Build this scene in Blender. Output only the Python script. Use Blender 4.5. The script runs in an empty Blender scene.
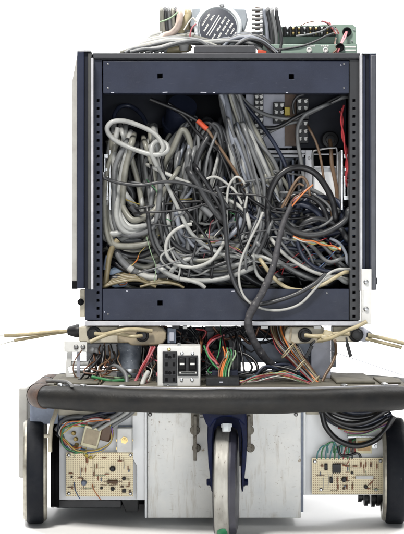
import bpy, bmesh, math, random
from mathutils import Vector, Matrix
R = math.radians
C = bpy.context.scene.collection
rnd = random.Random(7)

# ------------------------------------------------------------------ camera, world, lamps, exposure
SC = bpy.context.scene
CZ, D = 0.536, 3.0
cd = bpy.data.cameras.new('camera'); cam = bpy.data.objects.new('camera', cd); C.objects.link(cam)
cam.location = (0, -D, CZ); cam.rotation_euler = (R(90), 0, 0)
cd.sensor_fit = 'VERTICAL'; cd.sensor_height = 36.0
cd.lens = 36.0 * D / (534 * 0.002)
cd.shift_y = -(267 - 255) / 534
cd.clip_end = 60
SC.camera = cam
w = bpy.data.worlds.new('World'); SC.world = w; w.use_nodes = True
bgn = w.node_tree.nodes['Background']
bgn.inputs[0].default_value = (0.93, 0.97, 1.0, 1); bgn.inputs[1].default_value = 0.2
SC.view_settings.view_transform = 'Standard'; SC.view_settings.look = 'None'
SC.view_settings.exposure = 0.0; SC.view_settings.gamma = 1.0

def area(name, loc, target, size, power, col=(1, 1, 1), sy=None):
    l = bpy.data.lights.new(name, 'AREA'); l.energy = power; l.size = size; l.color = col
    if sy: l.shape = 'RECTANGLE'; l.size_y = sy
    o = bpy.data.objects.new(name, l); C.objects.link(o); o.location = loc
    o.rotation_euler = (Vector(target) - Vector(loc)).to_track_quat('-Z', 'Y').to_euler()
    return o
area('key_softbox', (-0.6, -1.55, 2.75), (0, 0, 0.42), 0.5, 108, (1.0, 0.97, 0.92))
area('fill_softbox', (0.5, -3.6, 0.42), (0.05, 0, 0.3), 1.6, 37, (0.92, 0.96, 1.0), 0.35)
area('overhead_softbox', (0.0, 0.7, 2.9), (0, 0.5, 0), 2.6, 105, (1.0, 0.99, 0.97), 1.8)
area('backdrop_lamp', (-2.2, 1.6, 2.6), (0.3, 3.4, 0.8), 1.2, 125)
area('backdrop_lamp', (2.2, 1.6, 2.6), (-0.3, 3.4, 0.8), 1.2, 125)

# ------------------------------------------------------------------ helpers
def S(Y): return 0.002 * (D + Y) / D
def P(px, py, Y=0.0):
    s = S(Y); return Vector(((px - 202) * s, Y, CZ - (py - 255) * s))

def crom(pts, per=8):
    """Catmull-Rom through pts (Vectors)"""
    if len(pts) < 3:
        a, b = pts; return [a.lerp(b, i / per) for i in range(per + 1)]
    out = []
    q = [pts[0] * 2 - pts[1]] + list(pts) + [pts[-1] * 2 - pts[-2]]
    for i in range(1, len(q) - 2):
        p0, p1, p2, p3 = q[i - 1], q[i], q[i + 1], q[i + 2]
        for k in range(per):
            t = k / per
            out.append(0.5 * ((2 * p1) + (p2 - p0) * t + (2 * p0 - 5 * p1 + 4 * p2 - p3) * t * t + (3 * p1 - p0 - 3 * p2 + p3) * t ** 3))
    out.append(q[-2].copy())
    return out

class MB:
    def __init__(s): s.v = []; s.f = []; s.m = []; s.cur = 0
    def mat(s, i): s.cur = i; return s
    def _f(s, f): s.f.append(f); s.m.append(s.cur)
    def hexa(s, c):
        b = len(s.v); s.v += [Vector(p) for p in c]
        for f in ((0, 3, 2, 1), (4, 5, 6, 7), (0, 1, 5, 4), (1, 2, 6, 5), (2, 3, 7, 6), (3, 0, 4, 7)): s._f(tuple(b + i for i in f))
        return s
    def box(s, x0, x1, y0, y1, z0, z1, M=None):
        c = [(x0, y0, z0), (x1, y0, z0), (x1, y1, z0), (x0, y1, z0), (x0, y0, z1), (x1, y0, z1), (x1, y1, z1), (x0, y1, z1)]
        if M: c = [M @ Vector(p) for p in c]
        return s.hexa(c)
    def pbox(s, px0, px1, py0, py1, Y, d):
        a = P(px0, py1, Y); b = P(px1, py0, Y)
        return s.box(a.x, b.x, Y, Y + d, a.z, b.z)
    def rbox(s, cx, cy, w, h, ang, Y, d):
        """box facing the lens, centre in px, turned by ang degrees"""
        c = P(cx, cy, Y); sc = S(Y); M = Matrix.Translation(c) @ Matrix.Rotation(R(ang), 4, 'Y')
        return s.box(-w * sc / 2, w * sc / 2, 0, d, -h * sc / 2, h * sc / 2, M)
    def tube(s, pts, r, n=10, cap=True):
        rs = r if isinstance(r, (list, tuple)) else [r] * len(pts)
        b = len(s.v); N = len(pts)
        t = (pts[1] - pts[0]).normalized()
        u = t.orthogonal().normalized()
        for i in range(N):
            tt = (pts[min(i + 1, N - 1)] - pts[max(i - 1, 0)])
            tt = tt.normalized() if tt.length > 1e-9 else t
            u = (u - tt * u.dot(tt))
            u = u.normalized() if u.length > 1e-6 else tt.orthogonal().normalized()
            vv = tt.cross(u); t = tt
            for k in range(n):
                a = 2 * math.pi * k / n
                s.v.append(pts[i] + (u * math.cos(a) + vv * math.sin(a)) * rs[i])
        for i in range(N - 1):
            for k in range(n):
                k2 = (k + 1) % n
                s._f((b + i * n + k, b + i * n + k2, b + (i + 1) * n + k2, b + (i + 1) * n + k))
        if cap:
            s._f(tuple(b + k for k in reversed(range(n)))); s._f(tuple(b + (N - 1) * n + k for k in range(n)))
        return s
    def lathe(s, org, axis, prof, n=32):
        """prof: list of (along, radius) about axis from org"""
        ax = Vector(axis).normalized(); u = ax.orthogonal().normalized(); vv = ax.cross(u); b = len(s.v); N = len(prof)
        for (h, r) in prof:
            for k in range(n):
                a = 2 * math.pi * k / n
                s.v.append(Vector(org) + ax * h + (u * math.cos(a) + vv * math.sin(a)) * max(r, 1e-5))
        for i in range(N - 1):
            for k in range(n):
                k2 = (k + 1) % n
                s._f((b + i * n + k, b + i * n + k2, b + (i + 1) * n + k2, b + (i + 1) * n + k))
        s._f(tuple(b + k for k in reversed(range(n)))); s._f(tuple(b + (N - 1) * n + k for k in range(n)))
        return s
    def prism(s, poly, Y, d, px=True):
        """polygon in px (as seen from the front) pushed back by d"""
        b = len(s.v); n = len(poly)
        f = [P(x, y, Y) for x, y in poly] if px else [Vector((x, Y, z)) for x, z in poly]
        s.v += f + [p + Vector((0, d, 0)) for p in f]
        s._f(tuple(b + i for i in range(n))); s._f(tuple(b + n + i for i in reversed(range(n))))
        for i in range(n):
            j = (i + 1) % n; s._f((b + i, b + n + i, b + n + j, b + j))
        return s
    def slab(s, poly, z0, z1):
        b = len(s.v); n = len(poly)
        s.v += [Vector((x, y, z0)) for x, y in poly] + [Vector((x, y, z1)) for x, y in poly]
        s._f(tuple(b + i for i in reversed(range(n)))); s._f(tuple(b + n + i for i in range(n)))
        for i in range(n):
            j = (i + 1) % n; s._f((b + i, b + j, b + n + j, b + n + i))
        return s
    def holed(s, px0, px1, py0, py1, Y, d, holes):
        """plate facing the lens with real square holes (px rects)"""
        xs = sorted({px0, px1} | {h[0] for h in holes} | {h[1] for h in holes})
        ys = sorted({py0, py1} | {h[2] for h in holes} | {h[3] for h in holes})
        def inhole(x, y): return any(h[0] < x < h[1] and h[2] < y < h[3] for h in holes)
        solid = {}
        for i in range(len(xs) - 1):
            for j in range(len(ys) - 1):
                solid[i, j] = not inhole((xs[i] + xs[i + 1]) / 2, (ys[j] + ys[j + 1]) / 2)
        idx = {}
        def vid(i, j, k):
            if (i, j, k) not in idx:
                idx[i, j, k] = len(s.v); s.v.append(P(xs[i], ys[j], Y) + Vector((0, d * k, 0)))
            return idx[i, j, k]
        for (i, j), ok in solid.items():
            if not ok: continue
            s._f((vid(i, j, 0), vid(i, j + 1, 0), vid(i + 1, j + 1, 0), vid(i + 1, j, 0)))
            s._f((vid(i, j, 1), vid(i + 1, j, 1), vid(i + 1, j + 1, 1), vid(i, j + 1, 1)))
            for (di, dj, a, c) in ((-1, 0, (i, j), (i, j + 1)), (1, 0, (i + 1, j + 1), (i + 1, j)), (0, -1, (i + 1, j), (i, j)), (0, 1, (i, j + 1), (i + 1, j + 1))):
                if not solid.get((i + di, j + dj), False):
                    s._f((vid(a[0], a[1], 0), vid(a[0], a[1], 1), vid(c[0], c[1], 1), vid(c[0], c[1], 0)))
        return s
    def build(s, name, mats, parent=None, bevel=0.0, angle=35):
        if not isinstance(mats, (list, tuple)): mats = [mats]
        org = Vector((0, 0, 0))
        if parent is not None:
            org = Vector(parent['_org'])
        else:
            lo = min(v.z for v in s.v)
            org = Vector((sum(v.x for v in s.v) / len(s.v), sum(v.y for v in s.v) / len(s.v), lo))
        me = bpy.data.meshes.new(name)
        me.from_pydata([tuple(v - org) for v in s.v], [], s.f)
        for m in mats: me.materials.append(m)
        me.polygons.foreach_set('material_index', s.m)
        me.polygons.foreach_set('use_smooth', [True] * len(s.f))
        me.update()
        bm = bmesh.new(); bm.from_mesh(me); bmesh.ops.recalc_face_normals(bm, faces=bm.faces); bm.to_mesh(me); bm.free()
        me.set_sharp_from_angle(angle=R(angle))
        o = bpy.data.objects.new(name, me); C.objects.link(o); o['_org'] = tuple(org)
        if parent is not None: o.parent = parent
        else: o.location = org
        if bevel:
            b = o.modifiers.new('bevel', 'BEVEL'); b.width = bevel; b.segments = 2; b.limit_method = 'ANGLE'; b.angle_limit = R(40); b.harden_normals = False
        return o

def thing(name, label, cat, loc, group=None):
    o = bpy.data.objects.new(name, None); C.objects.link(o); o.location = loc; o['_org'] = tuple(loc)
    o.empty_display_size = 0.02
    return tag(o, label, cat, group)
def tag(o, label=None, cat=None, group=None, kind=None):
    if label: o['label'] = label
    if cat: o['category'] = cat
    if group: o['group'] = group
    if kind: o['kind'] = kind
    return o

# ------------------------------------------------------------------ materials
def M(name, col, rough=0.5, metal=0.0, col2=None, scale=30.0, amt=(0.35, 0.7), bump=0.0, bscale=200.0, spots=None, spot_scale=60.0, spot_th=0.66, spec=0.5, scratch=None, specks=None, coat=0.0, stretch=None):
    m = bpy.data.materials.new(name); m.use_nodes = True
    nt = m.node_tree; n = nt.nodes; l = nt.links; b = n['Principled BSDF']
    b.inputs['Roughness'].default_value = rough; b.inputs['Metallic'].default_value = metal
    b.inputs['Specular IOR Level'].default_value = spec; b.inputs['Coat Weight'].default_value = coat
    tc = n.new('ShaderNodeTexCoord'); vec = tc.outputs['Object']
    if stretch:
        mp = n.new('ShaderNodeMapping'); mp.inputs['Scale'].default_value = stretch; l.new(vec, mp.inputs[0]); vec = mp.outputs[0]
    def noise(sc, det=4, rg=0.6):
        t = n.new('ShaderNodeTexNoise'); t.inputs['Scale'].default_value = sc; t.inputs['Detail'].default_value = det; t.inputs['Roughness'].default_value = rg
        l.new(vec, t.inputs['Vector']); return t
    def ramp(src, a, bb):
        r = n.new('ShaderNodeValToRGB'); r.color_ramp.elements[0].position = a; r.color_ramp.elements[1].position = bb; l.new(src, r.inputs[0]); return r.outputs[0]
    def mix(fac, a, bb):
        x = n.new('ShaderNodeMix'); x.data_type = 'RGBA'; l.new(fac, x.inputs[0])
        for sock, val in ((x.inputs[6], a), (x.inputs[7], bb)):
            if isinstance(val, tuple): sock.default_value = (*val, 1)
            else: l.new(val, sock)
        return x.outputs[2]
    c = col
    if col2 is None: col2 = tuple(x * 0.72 for x in col)
    nz = noise(scale); c = mix(ramp(nz.outputs['Fac'], *amt), c, col2)
    if spots:
        ns = noise(spot_scale, 6, 0.7); c = mix(ramp(ns.outputs['Fac'], spot_th, spot_th + 0.04), c, spots)
    if scratch:
        mp = n.new('ShaderNodeMapping'); mp.inputs['Scale'].default_value = (6, 6, 90); l.new(tc.outputs['Object'], mp.inputs[0])
        t = n.new('ShaderNodeTexNoise'); t.inputs['Scale'].default_value = 8; t.inputs['Detail'].default_value = 5; l.new(mp.outputs[0], t.inputs['Vector'])
        c = mix(ramp(t.outputs['Fac'], 0.66, 0.71), c, scratch)
    if specks:
        t = noise(150, 3, 0.6); t2 = noise(7, 3, 0.6)
        mu = n.new('ShaderNodeMath'); mu.operation = 'MULTIPLY'; l.new(ramp(t.outputs['Fac'], 0.64, 0.66), mu.inputs[0]); l.new(ramp(t2.outputs['Fac'], 0.5, 0.66), mu.inputs[1])
        c = mix(mu.outputs[0], c, specks)
        mp2 = n.new('ShaderNodeMapping'); mp2.inputs['Scale'].default_value = (38, 38, 5); l.new(tc.outputs['Object'], mp2.inputs[0])
        t3 = n.new('ShaderNodeTexNoise'); t3.inputs['Scale'].default_value = 1.6; t3.inputs['Detail'].default_value = 6; t3.inputs['Roughness'].default_value = 0.7; l.new(mp2.outputs[0], t3.inputs['Vector'])
        c = mix(ramp(t3.outputs['Fac'], 0.54, 0.80), c, (0.44, 0.38, 0.29))
        sm = noise(16, 5, 0.65); c2_ = mix(ramp(sm.outputs['Fac'], 0.61, 0.8), c, (0.50, 0.47, 0.42)); c = c2_
    l.new(c, b.inputs['Base Color'])
    nr = noise(scale * 2.2); mr = n.new('ShaderNodeMapRange'); mr.inputs[3].default_value = max(rough - 0.12, 0.05); mr.inputs[4].default_value = min(rough + 0.15, 1)
    l.new(nr.outputs['Fac'], mr.inputs[0]); l.new(mr.outputs[0], b.inputs['Roughness'])
    if bump:
        bn = noise(bscale); bp = n.new('ShaderNodeBump'); bp.inputs['Strength'].default_value = bump; bp.inputs['Distance'].default_value = 0.002
        l.new(bn.outputs['Fac'], bp.inputs['Height']); l.new(bp.outputs[0], b.inputs['Normal'])
    return m

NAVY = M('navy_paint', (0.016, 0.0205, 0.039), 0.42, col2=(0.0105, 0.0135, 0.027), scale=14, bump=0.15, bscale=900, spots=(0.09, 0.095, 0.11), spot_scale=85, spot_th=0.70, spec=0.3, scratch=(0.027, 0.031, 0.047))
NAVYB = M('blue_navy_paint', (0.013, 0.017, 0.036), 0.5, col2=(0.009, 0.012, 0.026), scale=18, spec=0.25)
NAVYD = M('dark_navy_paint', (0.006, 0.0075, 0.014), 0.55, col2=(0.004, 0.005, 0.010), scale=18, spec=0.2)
CHAR = M('charcoal_paint', (0.014, 0.015, 0.018), 0.45, col2=(0.009, 0.009, 0.011), scale=25, spots=(0.12, 0.12, 0.13), spot_scale=120, spot_th=0.71)
OLIVEG = M('grey_olive_trim', (0.045, 0.045, 0.042), 0.45, scale=40)
GREYT = M('grey_trim', (0.05, 0.053, 0.065), 0.4, scale=40)
ALU = M('aluminium', (0.72, 0.73, 0.76), 0.32, 1.0, col2=(0.55, 0.56, 0.58), scale=60, stretch=(1, 1, 12))
ALUW = M('bright_strip', (0.42, 0.42, 0.44), 0.4, 0.2, col2=(0.33, 0.33, 0.35), scale=40)
STEEL = M('steel', (0.55, 0.56, 0.57), 0.38, 1.0, col2=(0.36, 0.36, 0.36), scale=80)
DSTEEL = M('dull_steel', (0.26, 0.26, 0.26), 0.45, 0.9, col2=(0.16, 0.155, 0.15), scale=60, spots=(0.16, 0.09, 0.05), spot_scale=150, spot_th=0.64)
CREAM = M('cream_paint', (0.42, 0.385, 0.30), 0.5, col2=(0.32, 0.285, 0.22), scale=50, spots=(0.18, 0.14, 0.1), spot_scale=120, spot_th=0.68)
TANB = M('tan_block', (0.34, 0.28, 0.185), 0.5, col2=(0.22, 0.18, 0.12), scale=50, spots=(0.1, 0.07, 0.04), spot_scale=120, spot_th=0.62)
WHITE = M('white_panel', (0.84, 0.83, 0.79), 0.42, col2=(0.70, 0.71, 0.70), scale=13, bump=0.12, bscale=60, spots=(0.36, 0.30, 0.22), spot_scale=38, spot_th=0.655, scratch=(0.46, 0.43, 0.37), specks=(0.16, 0.09, 0.045))
WHITE2 = M('white_side_plate', (0.78, 0.79, 0.80), 0.45, col2=(0.68, 0.69, 0.70), scale=10, bump=0.05, bscale=300, spots=(0.34, 0.30, 0.24), spot_scale=60, spot_th=0.72)
WPLAS = M('white_enamel', (0.62, 0.62, 0.60), 0.38, col2=(0.52, 0.51, 0.49), scale=30, spots=(0.3, 0.24, 0.18), spot_scale=120, spot_th=0.72)
BLACK = M('black_plastic', (0.008, 0.008, 0.009), 0.42, col2=(0.012, 0.012, 0.013), scale=60, spec=0.3)
BLKM = M('black_matte', (0.005, 0.005, 0.006), 0.8, spec=0.15)
RUB = M('black_rubber', (0.010, 0.0103, 0.011), 0.45, col2=(0.018, 0.017, 0.0155), scale=26, bump=0.25, bscale=160, spots=(0.075, 0.068, 0.056), spot_scale=60, spot_th=0.70, spec=0.2)
TYRE = M('tyre_rubber', (0.006, 0.0075, 0.011), 0.62, col2=(0.010, 0.011, 0.014), scale=40, bump=0.3, bscale=120, spots=(0.05, 0.048, 0.044), spot_scale=80, spot_th=0.68, spec=0.14)
RUST = M('rust_hose', (0.085, 0.048, 0.033), 0.6, col2=(0.03, 0.024, 0.022), scale=50, bump=0.4, bscale=120)
DECK = M('deck_grey', (0.135, 0.125, 0.098), 0.68, col2=(0.07, 0.064, 0.05), scale=22, spots=(0.07, 0.06, 0.045), spot_scale=60, spot_th=0.62, spec=0.25)
CBLUE = M('caster_blue', (0.0045, 0.0075, 0.034), 0.42, col2=(0.003, 0.0045, 0.015), scale=60, spots=(0.12, 0.11, 0.1), spot_scale=110, spot_th=0.69, spec=0.1)
GREEN = M('sage_green_paint', (0.19, 0.26, 0.215), 0.5, col2=(0.15, 0.21, 0.175), scale=30, spots=(0.3, 0.34, 0.3), spot_scale=120, spot_th=0.72)
GBLUE = M('grey_blue_paint', (0.16, 0.19, 0.25), 0.42, col2=(0.10, 0.12, 0.17), scale=40, spots=(0.3, 0.32, 0.36), spot_scale=90, spot_th=0.66)
DGREY = M('dark_grey_paint', (0.03, 0.031, 0.037), 0.5, scale=40)
LGREY = M('light_grey_paint', (0.46, 0.47, 0.54), 0.5, scale=30)
BROWN = M('brown_phenolic', (0.10, 0.055, 0.03), 0.5, scale=80)
COPPER = M('copper_winding', (0.42, 0.25, 0.09), 0.45, scale=120)
BRASS = M('brass', (0.62, 0.48, 0.22), 0.35, 1.0)
TRCREAM = M('transformer_cream', (0.62, 0.58, 0.40), 0.5, col2=(0.5, 0.46, 0.3), scale=60)
GREENT = M('green_tape', (0.02, 0.22, 0.09), 0.5, scale=80)
PLBLUE = M('pale_blue_plastic', (0.42, 0.54, 0.68), 0.3, col2=(0.3, 0.4, 0.55), scale=60)
YEL = M('yellow_plastic', (0.55, 0.42, 0.04), 0.45)
PRINT = M('white_print', (0.72, 0.72, 0.70), 0.6)
ORNG = M('orange_boot', (0.52, 0.065, 0.022), 0.45)

def perf_mat(org):
    m = bpy.data.materials.new('perforated_board'); m.use_nodes = True
    nt = m.node_tree; n = nt.nodes; l = nt.links; b = n['Principled BSDF']; b.inputs['Roughness'].default_value = 0.5
    tc = n.new('ShaderNodeTexCoord'); mp = n.new('ShaderNodeMapping'); mp.inputs['Scale'].default_value = (1 / 0.0042, 0, 1 / 0.0042)
    l.new(tc.outputs['Object'], mp.inputs[0])
    fr = n.new('ShaderNodeVectorMath'); fr.operation = 'FRACTION'; l.new(mp.outputs[0], fr.inputs[0])
    sb = n.new('ShaderNodeVectorMath'); sb.operation = 'SUBTRACT'; sb.inputs[1].default_value = (0.5, 0.0, 0.5); l.new(fr.outputs[0], sb.inputs[0])
    ln = n.new('ShaderNodeVectorMath'); ln.operation = 'LENGTH'; l.new(sb.outputs[0], ln.inputs[0])
    lt = n.new('ShaderNodeMath'); lt.operation = 'LESS_THAN'; lt.inputs[1].default_value = 0.25; l.new(ln.outputs['Value'], lt.inputs[0])
    nz = n.new('ShaderNodeTexNoise'); nz.inputs['Scale'].default_value = 40; l.new(tc.outputs['Object'], nz.inputs['Vector'])
    mx = n.new('ShaderNodeMix'); mx.data_type = 'RGBA'; mx.inputs[6].default_value = (0.86, 0.77, 0.55, 1); mx.inputs[7].default_value = (0.78, 0.67, 0.44, 1); l.new(nz.outputs['Fac'], mx.inputs[0])
    m2 = n.new('ShaderNodeMix'); m2.data_type = 'RGBA'; m2.inputs[7].default_value = (0.30, 0.21, 0.11, 1); l.new(lt.outputs[0], m2.inputs[0]); l.new(mx.outputs[2], m2.inputs[6])
    l.new(m2.outputs[2], b.inputs['Base Color'])
    return m
PERF = perf_mat(None)

def cm(name, col, rough=0.38, **k):
    kw = dict(col2=tuple(x * 0.7 for x in col), scale=45, spots=tuple(x * 0.45 for x in col), spot_scale=90, spot_th=0.66, spec=0.5, bump=0.10, bscale=260); kw.update(k)
    return M(name, col, rough, **kw)
K_LIGHT = cm('cable_light_grey', (0.32, 0.325, 0.315))
K_WHITE = cm('cable_white', (0.40, 0.40, 0.38))
K_MID = cm('cable_mid_grey', (0.135, 0.139, 0.143))
K_BLUEG = cm('cable_blue_grey', (0.19, 0.205, 0.24))
K_OLIVE = cm('cable_olive_grey', (0.20, 0.197, 0.168))
K_DARK = cm('cable_dark_grey', (0.03, 0.031, 0.034))
K_BLACK = cm('cable_black', (0.009, 0.009, 0.011), 0.36)
K_NAVY = cm('cable_navy', (0.017, 0.022, 0.042), 0.36)
K_TAN = cm('cable_tan', (0.19, 0.155, 0.085))
K_CREAM = cm('cable_cream', (0.44, 0.375, 0.235))
K_BRN = cm('cable_brown', (0.16, 0.10, 0.06))
K_TAPE = M('cloth_tape', (0.055, 0.053, 0.058), 0.65, col2=(0.028, 0.028, 0.033), scale=95, bump=0.7, bscale=120, spots=(0.24, 0.23, 0.22), spot_scale=110, spot_th=0.63)
def wm(n, c): return M(n, c, 0.38, scale=60)
W_RED = wm('wire_red', (0.28, 0.02, 0.025)); W_PINK = wm('wire_pink', (0.42, 0.13, 0.15)); W_ORG = wm('wire_orange', (0.50, 0.15, 0.035))
W_YEL = wm('wire_yellow', (0.46, 0.35, 0.09)); W_GRN = wm('wire_green', (0.04, 0.20, 0.07)); W_LGRN = wm('wire_pale_green', (0.25, 0.36, 0.22))
W_BLU = wm('wire_blue', (0.06, 0.12, 0.26)); W_TEAL = wm('wire_teal', (0.06, 0.22, 0.22)); W_WHT = wm('wire_white', (0.50, 0.49, 0.45)); W_BRN = wm('wire_brown', (0.14, 0.06, 0.03))
W_BLK = wm('wire_black', (0.014, 0.014, 0.016)); W_VIO = wm('wire_violet', (0.20, 0.10, 0.30))

SKIRT = M('warm_grey_paint', (0.40, 0.395, 0.375), 0.5, col2=(0.30, 0.29, 0.27), scale=25)
# ------------------------------------------------------------------ setting: white studio sweep
def sweep():
    mb = MB(); prof = [(-5.0, 0.0)]
    for i in range(13):
        a = R(90) * i / 12; prof.append((2.6 + 1.2 * math.sin(a), 1.2 - 1.2 * math.cos(a)))
    prof.append((3.8, 5.0))
    n = len(prof)
    for x in (-5, 5):
        mb.v += [Vector((x, y, z)) for y, z in prof]
    for i in range(n - 1): mb._f((i, n + i, n + i + 1, i + 1))
    o = mb.build('floor', M('white_sweep', (0.86, 0.86, 0.86), 0.7, col2=(0.84, 0.84, 0.84), scale=2), None)
    # keep normals towards the lens
    tag(o, kind='structure')
sweep()

NAVYM = M('inner_navy_paint', (0.011, 0.013, 0.021), 0.6, scale=18, spec=0.2)
# ------------------------------------------------------------------ equipment rack
rack = thing('equipment_rack', 'dark navy open-backed equipment rack stuffed with tangled cables', 'equipment rack', (0.05, 0.2, P(0, 326).z))
hol = [(96.7, 99.3, y, y + 2.8) for y in range(99, 316, 8)]
o = MB().holed(85, 102, 60, 320, 0.0, 0.003, hol).pbox(85, 86.5, 60, 320, 0.003, 0.03).pbox(101, 102, 60, 320, 0.003, 0.025).build('upright', NAVY, rack, 0.0006)
hol = [(352.7, 355.3, y, y + 2.8) for y in range(99, 316, 8)]
o = MB().holed(349.5, 360, 60, 320, 0.0, 0.003, hol).pbox(358.7, 360, 60, 320, 0.003, 0.03).pbox(349.5, 350.5, 60, 320, 0.003, 0.025).build('upright', CHAR, rack, 0.0006)
MB().holed(103, 349, 61, 93, -0.004, 0.003, [(157.5, 162.5, 73.5, 78.5), (289, 294, 74, 79)]).pbox(103, 349, 91.6, 93, -0.001, 0.03).pbox(103, 349, 61, 62.5, -0.001, 0.03).build('top_panel', NAVY, rack, 0.0008)
MB().holed(102.5, 349, 289, 320, -0.004, 0.003, [(157.5, 162.5, 300.5, 305.5)]).pbox(102.5, 349, 289, 290.4, -0.001, 0.035).pbox(102.5, 349, 318.6, 320, -0.001, 0.03).build('bottom_panel', NAVY, rack, 0.0008)
MB().pbox(93, 360.5, 53, 58.2, -0.006, 0.46).pbox(94, 359.5, 58.2, 60, 0.002, 0.45).build('top_cover', [DGREY], rack, 0.001)
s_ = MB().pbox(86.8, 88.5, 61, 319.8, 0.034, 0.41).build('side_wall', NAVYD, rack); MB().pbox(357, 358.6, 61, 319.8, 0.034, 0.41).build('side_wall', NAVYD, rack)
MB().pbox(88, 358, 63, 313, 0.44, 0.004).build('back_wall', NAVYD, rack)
MB().pbox(103, 349, 311, 313, 0.04, 0.39).build('shelf', DGREY, rack)
MB().pbox(85, 362, 321.2, 325.8, -0.012, 0.46).build('base_strip', ALUW, rack, 0.0008)
# inside upper left: lit navy baffle and a dark ribbed duct
MB().pbox(103, 166, 93, 128, 0.20, 0.004).build('baffle', NAVYM, rack)
d0, d1 = P(176, 136, 0.16), P(186, 88, 0.06)
MB().lathe(d0, d1 - d0, [(0, 0.030), (0.03, 0.032), (0.031, 0.036), (0.04, 0.036), (0.041, 0.032), (0.09, 0.03)], 28).build('air_duct', NAVY, rack)
# screws on the panels
for (x, y) in ((108, 64), (344, 64), (108, 314), (327, 293), (108, 88), (344, 88)):
    MB().lathe(P(x, y, -0.004), (0, -1, 0), [(0, 0.0018), (0.0012, 0.0016), (0.0016, 0.0004)], 10).build('screw', DSTEEL, rack)
for (x, y, w_, a_) in ((112.5, 92.4, 3.2, 4), (165, 92.2, 5, -3), (203.5, 92.3, 6, 2), (214, 92.5, 2, 8), (287, 92.4, 2.4, -5), (341, 65, 1.2, 60), (127, 291, 2, 5), (233, 291.2, 3, -4), (306, 290.8, 1.6, 8), (104.5, 312, 1.4, 70)):
    MB().rbox(x, y, w_, 0.7, a_, -0.0043, 0.001).build('paint_chip', LGREY, rack)
# side trims (edge-on hinged side panels)
def side_trim(left):
    X = (lambda x: x) if left else (lambda x: 453.5 - x)
    def bx(mb, a, b, y0, y1, Y, d):
        a, b = sorted((X(a), X(b))); return mb.pbox(a, b, y0, y1, Y, d)
    y0, y1 = (51.5, 288.5) if left else (54, 290)
    p = bx(MB(), 77, 84, y0, y1, -0.03, 0.44).build('side_panel', NAVYB, rack, 0.0015)
    bx(MB(), 84, 88, y0 + 1, y1, -0.022, 0.02).build('groove', NAVYD, p)
    bx(MB(), 88, 91, y0 + 1, y1 + 0.5, -0.026, 0.024).build('inner_trim', OLIVEG if left else NAVYB, p, 0.0006)
    bx(MB(), 91.0, 93.2, y0 + 6.5 if left else y0 + 0.5, y1 + 1, -0.028, 0.026).build('edge_strip', ALUW, p, 0.0004)
    bx(MB(), 77, 91, y0 - 1.4, y0 - 0.1, -0.03, 0.40).build('top_cap', STEEL, p)
    if left:
        MB().prism([(77, 55), (76.8, 287), (72, 287), (72, 81)], 0.03, 0.12).build('outer_strip', SKIRT, p, 0.001)
        MB().pbox(72, 76.6, 281, 289, 0.027, 0.05).build('strip_foot', BLKM, p)
    else:
        MB().pbox(370.6, 376.6, 55, 290, -0.0325, 0.03).build('outer_strip', GREYT, p, 0.002)
        MB().lathe(P(374.5, 281, -0.01), (1, 0, 0), [(0, 0.007), (0.005, 0.007), (0.006, 0.005)], 16).build('knob', NAVYD, p)
    return p
side_trim(True); side_trim(False)
br = MB().pbox(361.6, 371.6, 269, 324, -0.042, 0.008).pbox(363, 370, 289.4, 290.4, -0.0424, 0.002).pbox(362.3, 363.2, 290, 312, -0.044, 0.004).build('corner_bracket', WPLAS, rack, 0.0008)
for y in (282, 309): MB().lathe(P(366, y, -0.042), (0, -1, 0), [(0, 0.005), (0.002, 0.005), (0.0045, 0.003), (0.005, 0.001)], 16).build('screw', STEEL, br)
lb = MB().pbox(80, 84.8, 289.5, 317, 0.0, 0.03).build('corner_bracket', CREAM, rack, 0.0008)
MB().lathe(P(81.6, 302, 0.0), (-0.6, -1, 0), [(0, 0.006), (0.004, 0.007), (0.008, 0.005)], 16).build('knob', BLKM, lb)
# slide latches inside on both sides
def latch(X0, sgn):
    x = lambda d: X0 + sgn * d
    mb = MB()
    def b(a, c, y0, y1, Y=0.035, d=0.004):
        a, c = sorted((x(a), x(c))); mb.pbox(a, c, y0, y1, Y, d)
    b(8, 10, 150, 210, 0.04, 0.12); b(3, 7, 154, 158); b(3, 4.5, 158, 172); b(4.5, 6.5, 168, 171); b(2, 3.4, 172, 198); b(5.5, 7, 176, 196); b(2, 7, 196, 200)
    return mb.build('slide_latch', STEEL, rack, 0.0005)
latch(101, 1); latch(351, -1)

# equipment mounted inside the rack, right side
tb = thing('control_panel', 'pale lavender-grey panel with black screw terminal blocks inside rack top right', 'control panel', P(280, 148, 0.13))
MB().pbox(246, 292, 93, 148, 0.132, 0.004).build('panel', LGREY, tb)
def termblock(x0, x1, y0, y1, rows, Y, name='terminal_block', cols=2):
    b = MB().pbox(x0, x1, y0, y1, Y, 0.02).build(name, BLACK, tb, 0.0006)
    mb = MB()
    for r in range(rows):
        for c in range(cols):
            cx = x0 + (x1 - x0) * (c + 0.5) / cols; cy = y0 + (y1 - y0) * (r + 0.5) / rows
            mb.lathe(P(cx, cy, Y), (0, -1, 0), [(0, 0.0035), (0.003, 0.0033), (0.0036, 0.001)], 10)
            mb.rbox(cx, cy - 1.6, 3.6, 0.8, rnd.uniform(-20, 20), Y - 0.004, 0.002)
    mb.build('screw_terminals', WPLAS, b)
termblock(254.5, 263.5, 94, 146, 9, 0.112)
termblock(273.5, 285, 102, 123, 3, 0.110)
termblock(296.5, 309, 98, 119, 3, 0.106)
termblock(297, 308.5, 120, 143, 3, 0.108)
MB().pbox(282, 290, 107, 115, 0.110, 0.02).build('yellow_relay', YEL, tb, 0.0008)
MB().pbox(285, 297, 93, 146, 0.127, 0.004).build('wire_duct', BROWN, tb)
MB().pbox(292, 346, 93, 148, 0.15, 0.004).build('panel', NAVYD, tb)
cage = thing('card_cage', 'bright metal card cage frame with white side plate behind cables at right', 'card cage', P(305, 225, 0.12))
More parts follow.
